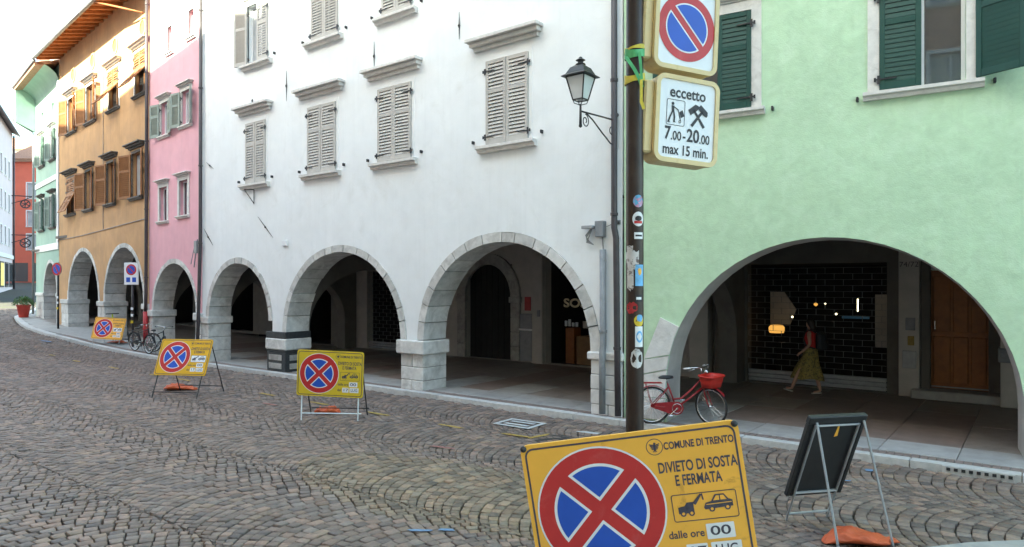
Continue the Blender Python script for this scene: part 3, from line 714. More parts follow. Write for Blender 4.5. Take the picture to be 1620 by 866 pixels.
def grille(parent, xa, xb, z0, zh, y, mname='greymetal', pit=.14, lk=.40):
    mb = MB(); n = int((zh-z0)/pit)
    for i in range(n+1):
        z = z0+i*pit; mb.box(xa, xb, y-.006, y+.006, z-.004, z+.004)
        k = int((xb-xa)/lk)
        for j in range(k+1):
            x_ = xa+(j+(.5 if i % 2 else 0))*lk
            if x_ < xb and i < n: mb.box(x_-.005, x_+.005, y-.009, y+.009, z, z+pit)
    return tag(wpart(mb, 'rolling_grille', mname, parent), kind='stuff')
grille(WH, -20.4, -17.2, .35, 3.2, BACK+.1); shop(WH, -20.4, -17.2, 3.2)
mb = MB(); [mb.cbox(-20.4,-17.2,BACK+.08,BACK+.12,.12+i*.09,.20+i*.09,.01) for i in range(3)]; wpart(mb, 'grille_rail', 'greymetal', WH)

# street lantern on the white wall
LT = empty('street_lantern', (-21.25+15.0, 11.25, 5.2), 0, 'black iron four sided lantern on a scrolled bracket', 'lantern')
mb = MB(); mb.cbox(-.03,.03,-.03,0,-.10,.50,.008); mb.build('wall_plate', 'iron', LT)
MB().cbox(-.07,.07,-.09,0,.46,.53,.02).build('plate_cap', 'iron', LT)
mb = MB(); mb.tube([(0,-.02,.40),(0,-1.22,.33)], .016, 8); mb.build('bracket_arm', 'iron', LT, True)
mb = MB(); mb.tube([(0,-.03,-.05),(0,-.20,-.06),(0,-.5,.08),(0,-.85,.26),(0,-1.05,.33)], .013, 8); mb.build('bracket_brace', 'iron', LT, True)
def scroll(cy, cz, r0, turns, a0, s=1):
    return [(0, cy+s*r*math.cos(a), cz+r*math.sin(a)) for r, a in ((r0*(1-.75*i/26), a0+turns*2*math.pi*i/26) for i in range(27))]
for q in (scroll(-.16,.17,.11,1.4,-1.2), scroll(-1.08,.19,.12,1.4,1.6,-1)):
    MB().tube(q, .010, 6).build('scroll', 'iron', LT, True)
mb = MB(); mb.tube([(0,-1.24,.08),(0,-1.24,.45)], [.026,.018], 8); mb.lathe([(0,-.04),(.03,-.02),(.03,.01),(.015,.03)], 10, (0,-1.24,.08)); mb.build('post', 'iron', LT, True)
cy = -1.24; zb_ = .52; zt_ = .91; rb, rt = .135, .255
mb = MB(); mb.lathe([(rb-.012,zb_+.015),(rt-.012,zt_-.005)], 4, (0,cy,0), math.pi/4); mb.build('glass_panes', 'milk', LT)
mb = MB()
for k in range(4):
    a = math.pi/4+k*math.pi/2; b = a+math.pi/2
    mb.tube([(rb*math.cos(a),cy+rb*math.sin(a),zb_),(rt*math.cos(a),cy+rt*math.sin(a),zt_)], .012, 6)
    for rr, zz in ((rb,zb_),(rt,zt_)): mb.tube([(rr*math.cos(a),cy+rr*math.sin(a),zz),(rr*math.cos(b),cy+rr*math.sin(b),zz)], .012, 6)
    mb.tube([(rb*math.cos(a),cy+rb*math.sin(a),zb_),(.11*math.cos(a),cy+.11*math.sin(a),zb_-.06),(0.01,cy,zb_-.09)], .008, 5)
mb.build('lantern_frame', 'iron', LT)
mb = MB(); mb.lathe([(rt+.09,zt_),(rt+.09,zt_+.012),(rt+.01,zt_+.05),(rt*.72,zt_+.16),(rt*.35,zt_+.21)], 4, (0,cy,0), math.pi/4); mb.lathe([(.08,zt_+.20),(.09,zt_+.22),(.045,zt_+.25),(.045,zt_+.27),(.085,zt_+.29),(.04,zt_+.32),(.025,zt_+.345),(0.0,zt_+.36)], 12, (0,cy,0)); mb.build('lantern_roof', 'iron', LT)

# ------------------------------------------------------------------ green house
GA = R(6.8)
GH = empty('green_house', (-6.1, 11.25, 0), GA, 'pale green house with one wide arch and dark green shutters', 'house')
gA = [dict(a=.82, b=5.98, zs=.72, rise=2.58, t=0), dict(a=6.9, b=10.6, zs=.72, rise=2.58, t=0)]
gw = [(1.18,2.29),(4.18,5.29),(8.2,9.3)]
holes = [(a,b,5.5,7.16) for a, b in gw]+[(a,b,9.0,10.8) for a, b in gw]
facade(.02, 11.5, -.2, 4.3, 14.5, gA, holes, .8, 'green', GH, ring=False)
shell(.02, 11.5, 14.5, 13, GH, 'green')
# thin grey soffit lining of the arch, a separate rendered band
for A in gA:
    P = ell(A['a'],A['b'],A['zs'],A['rise'],-.004); mb = MB()
    PP = [(P[0][0],.1)]+P+[(P[-1][0],.1)]
    for p, q in zip(PP, PP[1:]): mb.add([(p[0],.004,p[1]),(q[0],.004,q[1]),(q[0],.80,q[1]),(p[0],.80,p[1])], [(0,1,2,3)])
    mb.build('arch_soffit', 'soffit', GH)
# exposed springer stones at the left foot
def springer(pts, n):
    mb = MB(); mb.prism([(sum(p[0] for p in pts)/len(pts)*.015+a*.985, sum(p[1] for p in pts)/len(pts)*.015+b*.985) for a, b in pts], -.035-.012*n, .5); mb.build('springer_stone', 'stone_white', GH)
cA = (.82+5.98)/2; hwA = 2.58
def ap(z): return cA-hwA*math.sqrt(max(0,1-((z-.72)/2.58)**2)) if z > .72 else .82
springer([(.12,.12),(.80,.12),(.81,.50),(.14,.50)], 1); springer([(.14,.51),(.81,.51),(.82,.80),(ap(1.02),1.02),(.18,.86)], 0)
springer([(.19,.875),(ap(1.03),1.035),(ap(1.28),1.28),(.40,1.18),(.24,1.06)], 1); springer([(.41,1.195),(ap(1.29),1.295),(ap(1.62),1.62),(ap(1.80),1.80),(.72,1.96)], 0)
pier(GH, 5.985, 6.85, .12, .9, 1.0, .8, 'stone', 3, .02)
for i, (a, b) in enumerate(gw):
    o = window(GH, a, b, 5.5, 7.16, .16, 'trim', (.22,.12,.12), (.22,.12,.12,.17), 'glass', proud=.025, mull=True)
    w = (b-a)/2-.004
    if i == 0: shutter(GH, a-.02, 5.52, w, 1.62, 'shutter_green', R(172), True, -.05); shutter(GH, b-.002, 5.52, w, 1.62, 'shutter_green', 0, False)
    else: shutter(GH, a+.002, 5.52, w, 1.62, 'shutter_green', 0, True); shutter(GH, b+.12, 5.52, w+.08, 1.62, 'shutter_green', R(150), False, -.05)
    stop(GH, a-.30, 5.42); stop(GH, b+.34, 5.45)
    window(GH, a, b, 9.0, 10.8, .16, 'trim', (.22,.12,.12), (.22,.12,.12,.17), 'glass', proud=.025)
# arcade of the green house
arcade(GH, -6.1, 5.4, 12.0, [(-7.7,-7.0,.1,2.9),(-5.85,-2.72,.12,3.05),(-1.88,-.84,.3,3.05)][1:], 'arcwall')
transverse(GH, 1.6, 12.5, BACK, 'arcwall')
mb = MB(); mb.box(5.4,5.5,11.5,BACK,.0,4.3); wpart(mb, 'end_wall', 'arcwall', GH)
mb = MB(); mb.cbox(-2.46,-2.06,BACK-.22,BACK-.003,.1,3.75,.012); wpart(mb, 'pilaster', 'arcpale', GH)
text('74/72', .16, 's_black', GH, -2.26, 2.98, BACK-.226, .36, mx=inv(GH))
mb = MB(); mb.cbox(-2.32,-2.14,BACK-.27,BACK-.21,1.55,1.82,.008); wpart(mb, 'doorbell_panel', 'greymetal', GH)
mb = MB(); mb.cbox(-2.38,-2.12,BACK-.26,BACK-.21,.72,1.10,.008); wpart(mb, 'meter_box', 'zinc', GH)
mb = MB(); mb.cbox(-2.28,-2.16,BACK-.255,BACK-.21,1.22,1.42,.008); wpart(mb, 'notice', 'paint_yellow', GH)
mb = MB(); mb.cbox(-2.05,-1.88,BACK-.1,BACK+.0,.1,3.3,.01); mb.cbox(-.84,-.62,BACK-.1,BACK+.0,.1,3.3,.01); mb.cbox(-1.88,-.84,BACK-.1,BACK,3.05,3.3,.01); wpart(mb, 'door_surround', 'arcwall', GH)
dr = MB(); dr.box(-1.88,-.84,BACK+.10,BACK+.15,.30,2.85); dr = wpart(dr, 'door', 'door', GH)
for a, b in ((-1.84,-1.52),(-1.47,-1.20),(-1.15,-.88)):
    for c, d in ((.42,1.42),(1.52,2.72)):
        mb = MB(); mb.cbox(a, b, BACK+.075, BACK+.105, c, d, .012); mb.build('door_panel', 'door', dr)
mb = MB(); mb.cbox(-1.88,-.84,BACK+.08,BACK+.12,.32,.345,.004); mb.build('draught_strip', 'zinc', dr)
mb = MB(); mb.tube([(-1.80,BACK+.07,1.55),(-1.80,BACK+.03,1.58),(-1.80,BACK+.03,1.75),(-1.80,BACK+.07,1.78)], .012, 6); mb.lathe([(.0,-.02),(.03,0),(0,.02)],8,(-1.82,BACK+.06,1.42)); mb.build('handle', 'chrome', dr)
mb = MB(); mb.cbox(-1.88,-.84,BACK+.09,BACK+.16,2.86,3.04,.01); wpart(mb, 'transom', 'milk', GH)
mb = MB(); mb.cbox(-2.2,-.6,BACK-.45,BACK+.2,.1,.29,.015); wpart(mb, 'doorstep', 'slab', GH)
mb = MB(); mb.cbox(-.62,-.05,BACK-.6,BACK-.002,.1,1.75,.01); wpart(mb, 'low_wall', 'arcpale', GH)
mb = MB(); mb.cbox(-.66,-.05,BACK-.7,BACK-.1,1.0,1.28,.02); mb.cbox(-.62,-.2,BACK-.72,BACK-.69,1.10,1.2,.01); wpart(mb, 'letter_box', 'greymetal', GH)
mb = MB(); mb.cbox(-6.6,-5.95,BACK-.3,BACK-.003,.1,3.9,.01); wpart(mb, 'pilaster', 'arcwall', GH)
mb = MB(); mb.cbox(-7.25,-6.75,BACK-.35,BACK-.003,.1,3.6,.01); wpart(mb, 'pilaster', 'arcpale', GH)
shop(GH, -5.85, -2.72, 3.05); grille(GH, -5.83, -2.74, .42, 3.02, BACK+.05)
rl = MB(); [rl.cbox(-5.84,-2.73,BACK+.02,BACK+.08,.13+i*.1,.225+i*.1,.012) for i in range(3)]; wpart(rl, 'grille_rail', 'zinc', GH)
mb = MB(); mb.box(-5.84,-2.73,BACK+.2,BACK+.21,.15,3.04); 
for x_, z_, r_, m_ in ((-4.42,2.05,.05,'glow_warm'),(-4.2,2.07,.022,'glow_white'),(-3.95,1.82,.026,'glow_white'),(-4.98,1.72,.026,'glow_white')):
    mb = MB(); mb.lathe([(0,-r_),(r_*.8,-r_*.5),(r_,0),(r_*.8,r_*.5),(0,r_)], 12, (x_,BACK+.8,z_), cap=False); wpart(mb, 'shop_lamp', m_, GH, True)
mb = MB(); mb.lathe([(.17,-.10),(.19,-.04),(.19,.04),(.14,.1)], 16, (-5.28,BACK+.5,1.42)); wpart(mb, 'lamp_shade', 'glow_warm', GH, True)
mb = MB(); mb.lathe([(.014,-.15),(.014,.15)], 8, (-3.45,BACK+.7,2.05)); wpart(mb, 'tube_lamp', 'glow_white', GH, True)
mb = MB(); mb.prism([(-5.65,1.5),(-5.15,1.5),(-5.0,1.9),(-5.3,2.35),(-5.65,2.35)], BACK+1.2, BACK+1.25); wpart(mb, 'white_board', 'soffit', GH)
mb = MB(); mb.cbox(-3.2,-2.9,BACK+1.4,BACK+1.5,1.0,2.3,.01); wpart(mb, 'display_panel', 'soffit', GH)
mb = MB(); mb.cbox(-3.8,-3.2,BACK+.7,BACK+.74,1.72,1.78,.01); wpart(mb, 'blue_shelf', 'st_blue', GH)

# ------------------------------------------------------------------ pink house
pe = Vector((-21.25, 11.25)); PA = R(-5)
po = pe-Vector((math.cos(PA), math.sin(PA)))*4.55
PH = empty('pink_house', (po.x, po.y, 0), PA, 'narrow pink house with sage shutters and one stone arch', 'house')
pA = [dict(a=.44, b=4.06, zs=1.62, rise=1.64, t=.17)]
ph = [(.98,1.66,4.78,5.98),(2.72,3.42,4.86,6.04),(1.10,1.80,7.78,8.95),(2.92,3.64,7.86,9.02),(1.72,2.12,10.6,11.5),(3.5,3.92,10.7,11.6)]
facade(0, 4.55, -.2, 4.3, 14.2, pA, ph, .7, 'pink', PH)
shell(0, 4.55, 14.2, 13, PH, 'pink', eave=.5)
voussoirs(PH, pA[0], 15, .7, 'stone'); pier(PH, .06, .44, .12, 1.38, 1.62, .75, 'stone', 3, .06, split=False); pier(PH, 4.06, 4.53, .12, 1.38, 1.62, .75, 'stone', 3, .06, split=False)
for i, h in enumerate(ph):
    window(PH, *h, .13 if i < 4 else .08, 'trim', (.16,.10,.10), (.22,.16,.13,.12) if i < 4 else None, 'curtain' if i in (2,3) else 'glass', proud=.02)
    if i in (2, 3):
        w = .54 if i == 2 else .50
        shutter(PH, h[0]-.04, h[2]-.02, w, 1.18, 'shutter_sage', R(168), True, -.05); shutter(PH, h[1]+.04, h[2]-.02, w, 1.18, 'shutter_sage', R(168 if i == 2 else 160), False, -.05)
mb = MB(); mb.tube([(4.3,-.05,4.0),(4.32,-.12,3.5),(4.2,-.12,3.1)], .02, 6); mb.cbox(4.22,4.42,-.14,-.0,3.55,3.95,.01); mb.tube([(4.25,-.1,3.9),(4.05,-.16,3.2)], .012, 6); mb.build('cable_box', 'greymetal', PH)
transverse(PH, -25.75, 12.3, BACK, 'arcwall'); arcade(PH, -25.9, -21.25, 11.9, [(-24.9,-22.6,.1,3.0)], 'arcwall'); shop(PH, -24.9, -22.6, 3.0)
pipe(PH, [(.06,-.10,14.0),(.02,-.10,8.0),(-.02,-.11,2.2),(-.02,-.12,1.55)], .06)
pipe(PH, [(-.02,-.12,1.55),(-.02,-.12,.30)], .085, 'redpaint', 'pipe_sleeve')

# ------------------------------------------------------------------ ochre house
OA = R(-6); oo = po-Vector((math.cos(OA), math.sin(OA)))*12.5
OH = empty('ochre_house', (oo.x, oo.y, 0), OA, 'ochre house with brown shutters, round attic openings and wooden eaves', 'house')
oA = [dict(a=1.75, b=6.40, zs=1.80, rise=2.22, t=.18), dict(a=7.28, b=11.9, zs=1.82, rise=2.18, t=.18)]
lowo = [(1.5,2.8),(4.5,5.52),(7.6,8.58),(10.66,11.70)]
uppo = [(1.62,2.92),(4.6,5.95),(7.75,9.1),(10.95,12.2)]
holes = [(a,b,5.86,7.55) for a, b in lowo]+[(a,b,9.68,11.32) for a, b in uppo]
facade(.02, 12.48, -.2, 4.6, 13.75, oA, holes, .8, 'orange', OH)
for A in oA: voussoirs(OH, A, 17, .8, 'stone')
for a, b in ((.55,1.75),(6.40,7.28),(11.9,12.46)): pier(OH, a, b, .35, 1.62, 1.83, .85, 'stone', 3, .05)
for i, (a, b) in enumerate(lowo):
    window(OH, a, b, 5.86, 7.55, .09, 'trim_dark', (.16,.14,.12), (.36,.26,.18,.16), 'curtain' if i in (1,3) else 'glass', sm='trim_dark', lm='trim_dark', proud=.02, sash='shutter_brown')
    if i == 0:
        shutter(OH, a, 6.75, .64, .8, 'shutter_brown', 0, True); shutter(OH, b, 6.75, .64, .8, 'shutter_brown', 0, False)
        for hx in (a+.02, a+.68):
            fr, lv, hg = leaf(.60, .9, 'shutter_brown'); o = link('shutter', fr, OH, T(hx,-.04,6.75)@RX(R(-24))@T(0,0,-.9)); tag(link('louvres', lv, o), kind='stuff')
    else:
        shutter(OH, a-.03, 5.84, .80, 1.70, 'shutter_brown', R(166), True, -.05); shutter(OH, b+.03, 5.84, .72, 1.70, 'shutter_brown', R(164), False, -.05)
for i, (a, b) in enumerate(uppo):
    window(OH, a, b, 9.68, 11.32, .09, 'trim', (.14,.12,.10), (.30,.24,.16,.16), 'glass', sm='trim_dark', lm='trim', proud=.02, sash='shutter_brown')
    if i < 2: shutter(OH, a-.03, 9.66, .74, 1.66, 'shutter_brown', R(166), True, -.05); shutter(OH, b+.03, 9.66, .70, 1.66, 'shutter_brown', R(160), False, -.05)
    else:
        shutter(OH, a, 10.62, .66, .70, 'shutter_brown', 0, True); shutter(OH, b, 10.62, .62, .70, 'shutter_brown', 0, False)
        for hx in (a+.01, a+.68):
            fr, lv, hg = leaf(.62, .95, 'shutter_brown'); o = link('shutter', fr, OH, T(hx,-.04,10.62)@RX(R(-38))@T(0,0,-.95)); tag(link('louvres', lv, o), kind='stuff')
for s_, z_ in ((2.54,12.33),(5.59,12.28),(8.62,12.22),(11.82,12.12)):
    n = 20; fr = MB(); P = circ(s_, z_, .36, n); P2 = circ(s_, z_, .27, n)
    for i in range(n): j = (i+1) % n; fr.hexa([(P[i][0],-.03,P[i][1]),(P[j][0],-.03,P[j][1]),(P2[j][0],-.03,P2[j][1]),(P2[i][0],-.03,P2[i][1]),(P[i][0],.01,P[i][1]),(P[j][0],.01,P[j][1]),(P2[j][0],.01,P2[j][1]),(P2[i][0],.01,P2[i][1])])
    fr = fr.build('round_opening', 'orange', OH); MB().flat(circ(s_, z_, .275, n), -.006).build('round_panel', 'shutter_brown', fr)
shell(.02, 12.48, 13.75, 13, OH, 'orange', eave=1.0, ridge=2.2)
x_ = .15
while x_ < 12.4:
    mb = MB(); mb.hexa([(x_,-.98,13.33),(x_+.11,-.98,13.33),(x_+.11,.1,13.62),(x_,.1,13.62),(x_,-.98,13.46),(x_+.11,-.98,13.46),(x_+.11,.1,13.78),(x_,.1,13.78)]); mb.build('rafter', 'wood', OH); x_ += .62
mb = MB(); mb.hexa([(.02,-1.0,13.445),(12.48,-1.0,13.445),(12.48,.06,13.755),(.02,.06,13.755),(.02,-1.0,13.465),(12.48,-1.0,13.465),(12.48,.06,13.775),(.02,.06,13.775)]); mb.build('eave_boards', 'wood', OH)
mb = MB(); mb.tube([(-.05,-1.06,13.46),(12.5,-1.06,13.46)], .085, 10); mb.build('gutter', 'greymetal', OH, True)
pipe(OH, [(9.6,-1.05,13.42),(12.3,-.16,12.5)], .035, 'wood', 'gutter_pipe', 9)
mb = MB(); mb.tube([(.3,-.02,4.72),(4,-.025,4.75),(8,-.025,4.86),(12.3,-.02,4.98)], .014, 6); mb.tube([(7.1,-.02,4.85),(7.1,-.02,11.3)], .012, 6); mb.build('facade_cable', 'greymetal', OH)
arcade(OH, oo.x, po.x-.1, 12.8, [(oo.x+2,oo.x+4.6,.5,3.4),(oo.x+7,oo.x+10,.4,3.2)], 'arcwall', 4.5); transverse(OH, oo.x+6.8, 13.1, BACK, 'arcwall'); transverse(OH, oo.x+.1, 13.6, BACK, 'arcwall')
for a, b in ((oo.x+2,oo.x+4.6),(oo.x+7,oo.x+10)): shop(OH, a, b, 3.2)

# ------------------------------------------------------------------ mint house at the bend
LA = R(-8.5); lo = oo-Vector((math.cos(LA), math.sin(LA)))*6.0
LH = empty('mint_house', (lo.x, lo.y, 0), LA, 'mint green house with white bands and a coved eave', 'house')
lA = [dict(a=2.3, b=5.5, zs=2.1, rise=1.55, t=.17)]
llo = [(1.2,2.3),(4.0,5.1)]
holes = [(a,b,5.45,7.05) for a, b in llo]+[(a,b,8.9,10.4) for a, b in llo]+[(a+.2,b-.3,11.3,11.8) for a, b in llo]
facade(0, 5.98, -.2, 4.05, 13.4, lA, holes, .7, 'mint', LH)
voussoirs(LH, lA[0], 13, .7, 'stone'); pier(LH, .3, 2.3, .6, 1.92, 2.1, .8, 'stone', 4, .05); pier(LH, 5.5, 5.96, .6, 1.92, 2.1, .8, 'stone', 4, .04, split=False)
MB().cbox(-.02,5.97,-.045,.0,4.28,4.62,.01).build('band', 'frame_white', LH); MB().cbox(-.02,5.97,-.045,.0,7.78,8.05,.01).build('band', 'frame_white', LH)
MB().cbox(5.62,5.99,-.05,.0,4.64,12.6,.01).build('corner_strip', 'frame_white', LH)
for i, (a, b) in enumerate(llo):
    for z0_, z1_ in ((5.45,7.05),(8.9,10.4)):
        window(LH, a, b, z0_, z1_, .10, 'trim', (.14,.12,.10), (.22,.2,.15,.14), 'curtain', lm='trim_dark' if z0_ < 6 else 'trim', sm='trim_dark')
        shutter(LH, a-.03, z0_, .52, z1_-z0_, 'shutter_slate', R(166), True, -.05); shutter(LH, b+.03, z0_, .52, z1_-z0_, 'shutter_slate', R(160), False, -.05)
    window(LH, a+.2, b-.3, 11.3, 11.8, 0, 'trim', None, None)
n = 12; mb = MB(); prof = [(-.92*(1-math.cos(math.pi/2*i/n)), 12.45+.85*math.sin(math.pi/2*i/n)) for i in range(n+1)]
for p, q in zip(prof, prof[1:]): mb.add([(-.1,p[0],p[1]),(6.0,p[0],p[1]),(6.0,q[0],q[1]),(-.1,q[0],q[1])], [(0,1,2,3)])
mb.build('eave_cove', 'mint', LH, True)
MB().xprism([(0,11.0),(-.92,11.45),(-.92,13.3),(0,13.3)], -.22, -.06).build('eave_wing', 'mint', LH)
mb = MB(); mb.tube([(-.26,-1.02,13.34),(6.0,-1.02,13.34)], .08, 10); mb.build('gutter', 'greymetal', LH, True)
mb = MB(); mb.tube([(-.24,-1.0,13.3),(-.24,-.98,11.5),(-.2,-.12,11.0),(-.12,-.1,10.8),(-.12,-.12,.9)], .055, 8); mb.build('downpipe', 'greymetal', LH, True)
shell(0, 5.98, 13.4, 12, LH, 'mint', eave=1.0, ridge=2.0)
for s_, y_ in ((1.6,.6),(4.2,.5)):
    d_ = MB(); d_.cbox(s_-.4, s_+.4, y_-.5, y_+1.6, 13.3, 14.3, .01); d_ = d_.build('dormer', 'farwhite', LH)
    MB().prism([(s_-.6,14.25),(s_+.6,14.25),(s_,14.75)], y_-.7, y_+1.6).build('dormer_roof', 'roof', d_)
transverse(LH, lo.x+.2, 14.3, BACK+.5, 'arcwall'); mb = MB(); mb.box(lo.x, oo.x, 13.6, BACK+1.5, 4.35, 4.45); mb.box(lo.x, oo.x, BACK+1.2, BACK+1.3, .3, 4.4); mb.box(lo.x+.1, lo.x+.3, 14.3, BACK+1.3, .3, 4.4); wpart(mb, 'arcade_ceiling', 'arcwall', LH)

# ------------------------------------------------------------------ far end of the street
def plain_house(name, ox, oy, ang, w, h, depth, m, label, cols, rows, base=0, ww=1.0, wh=1.6, eave=.7, trim='trim', ground=True, shut=None, group=None, gm='curtain', roofm='roof'):
    e = empty(name, (ox, oy, base), ang, label, 'house', group)
    hs = [(c-ww/2, c+ww/2, r, r+wh) for c in cols for r in rows]
    facade(0, w, -.3, 3.6, h, [], hs, .3, m, e)
    for q in hs:
        window(e, *q, .12, trim, (.12,.10,.10), None, gm, proud=.02)
        if shut:
            shutter(e, q[0]-.03, q[2], ww/2, wh, shut, R(168), True, -.05); shutter(e, q[1]+.03, q[2], ww/2, wh, shut, R(168), False, -.05)
    shell(0, w, h, depth, e, m, eave=eave, z0=0, roofm=roofm); return e
LD = Vector((-.927, .375)); ang = math.atan2(LD.y, LD.x)
# left side of the far street: its front faces the street, local x runs away from it
p = Vector((-83.5, 24.1)); st = p-LD*26
lil = plain_house('lilac_house', st.x, st.y, ang, 26, 16.2, 10, 'lilac', 'pale lilac house with shops at the far bend of the street', [1.6+2.7*i for i in range(9)], (4.6,7.9,11.2), g(-75), 1.0, 1.7, roofm='pipe')
mb = MB(); mb.cbox(-.5,26.3,-.12,.0,3.3,3.7,.02); mb.build('cornice', 'trim', lil)
for i in range(8):
    a = 1.0+i*3.2; f_ = MB(); f_.box(a, a+2.3, -.06, .02, .5, 2.9); f_ = f_.build('shop_window', 'iron', lil); MB().box(a+.12, a+2.18, -.075, -.05, .65, 2.75).build('lit_pane', 'glow_shop' if i in (4,5) else 'glass', f_)
pipe(lil, [(25.9,-.12,16.0),(25.9,-.12,.1)], .09)
for z_, r_ in ((8.9,.5),(4.9,.55)):
    hb = MB(); hb.tube([(25.2,0,z_+.9),(25.2,-1.9,z_+.9)], .05, 6); hb.tube([(25.2,0,z_+.1),(25.2,-.8,z_+.4),(25.2,-1.7,z_+.85)], .04, 6); hb = hb.build('hanging_sign', 'iron', lil)
    q = MB(); q.tube([(25.2,-1.15+r_*.8*math.cos(a),z_+.1+r_*.8*math.sin(a)) for a in [2*math.pi*i/20 for i in range(20)]], .06, 6, True); q.build('sign_ring', 'iron', hb)
    q = MB(); [q.tube([(25.2,-1.15,z_+.1),(25.2,-1.15+r_*.78*math.cos(a),z_+.1+r_*.78*math.sin(a))], .05, 5) for a in (0.3,1.4,2.4,3.6,4.8,5.6)]; q.build('sign_motif', 'iron', hb)
red = plain_house('coral_house', -105.3, 29.8, R(37.7), 13, 16.2, 10, 'farred', 'coral red house with white window frames closing the street', [3.3,5.9,8.6,11.2], (4.4,7.4,11.0), 2.6, 1.5, 2.0, trim='frame_white')
MB().cbox(-.2,13.2,-.5,.0,15.7,16.1,.05).build('cornice', 'terracotta', red)
for i in range(5): MB().box(.8+i*2.5,2.7+i*2.5,-.03,.02,.3,2.7).build('shop_window', 'glass', red)
plain_house('cream_house', -139.5, 36.5, R(37.7), 20, 22.5, 10, 'farwhite', 'tall cream house rising behind the coral house', [2+3*i for i in range(6)], (5,8.5,12,15.5,19), 2.8, 1.1, 1.8)
plain_house('added_shade_house', -84, 20, math.pi, 34, 29, 12, 'lilac', 'unseen tall lilac block added beside the far bend to shade the coral house', [2+4*i for i in range(8)], (6,10,14,18,22), 2.3, 1.2, 2.0)  # added out of view to keep the sun off the coral front
# row across the street, behind the camera: it shades the street and shows in the window panes
X0 = 34.
for w_, h_, m_, lab in ((16,20.6,'farwhite','tall cream house across the street, behind the camera'),(15,20.4,'farwhite','cream house across the street opposite the green house'),(17,20.5,'terracotta','terracotta house with white trim across the street, reflected in the panes'),(19,20.2,'lilac','pale rose house across the street opposite the pink house'),(20,20.8,'lilac','lilac house across the street opposite the ochre house')):
    plain_house('opposite_house', X0, -2.5, math.pi, w_, h_, 11, m_, lab, [1.8+(w_-3.6)*i/4 for i in range(5)], (4.8,8.3,11.8,15.3), 0, 1.2, 1.9, trim='frame_white', group='houses across the street'); X0 -= w_+.02

# ------------------------------------------------------------------ no stopping signs
def sector(k, rho, h, c, n=10):
    # one of the four fields between the crossing bars
    a = math.asin(h/rho); pts = [(0, h*math.sqrt(2))]+[(rho*math.cos(t), rho*math.sin(t)) for t in [math.pi/4+a+(math.pi/2-2*a)*i/n for i in range(n+1)]]
    ca, sa = math.cos(k*math.pi/2), math.sin(k*math.pi/2)
    return [(c[0]+x*ca-y*sa, c[1]+x*sa+y*ca) for x, y in pts]
def tow_icon(mb, cx, cz, s, y):
    P = lambda pts: mb.flat([(cx+a*s, cz+b*s) for a, b in pts], y)
    P([(-.48,-.10),(-.48,.02),(-.36,.04),(-.32,.10),(-.20,.10),(-.20,-.10)]); P([(-.22,.08),(-.06,.24),(-.03,.22),(-.16,.04)])
    P([(-.04,.24),(-.02,.24),(.0,.12),(-.03,.12)]); P([(-.02,-.02),(.02,.06),(.12,.08),(.20,.20),(.36,.20),(.43,.10),(.50,.07),(.50,-.04),(.0,-.06)])
    for a, b in ((-.40,-.10),(-.25,-.10),(.12,-.06),(.40,-.05)): mb.flat([(cx+q[0]*s, cz+q[1]*s) for q in circ(a, b, .055, 12)], y-.0003)
def eagle(mb, cx, cz, s, y):
    for sg in (-1, 1):
        for i in range(4): mb.flat([(cx+sg*s*q[0], cz+s*q[1]) for q in ((.08,.25-.16*i),(.62-.08*i,.42-.2*i),(.66-.08*i,.30-.2*i),(.08,.12-.16*i))], y)
        mb.flat([(cx+sg*s*q[0], cz+s*q[1]) for q in ((.05,-.35),(.28,-.62),(.18,-.66),(.03,-.45))], y)
    mb.flat([(cx+s*q[0], cz+s*q[1]) for q in ((-.12,.35),(.12,.35),(.14,-.3),(0,-.72),(-.14,-.3))], y); mb.flat([(cx+q[0]*s, cz+q[1]*s) for q in circ(.03,.45,.13,12)], y-.0003)
    mb.flat([(cx+s*q[0], cz+s*q[1]) for q in ((.12,.50),(.28,.42),(.12,.40))], y-.0006)
PW, PHH = 1.25, .85
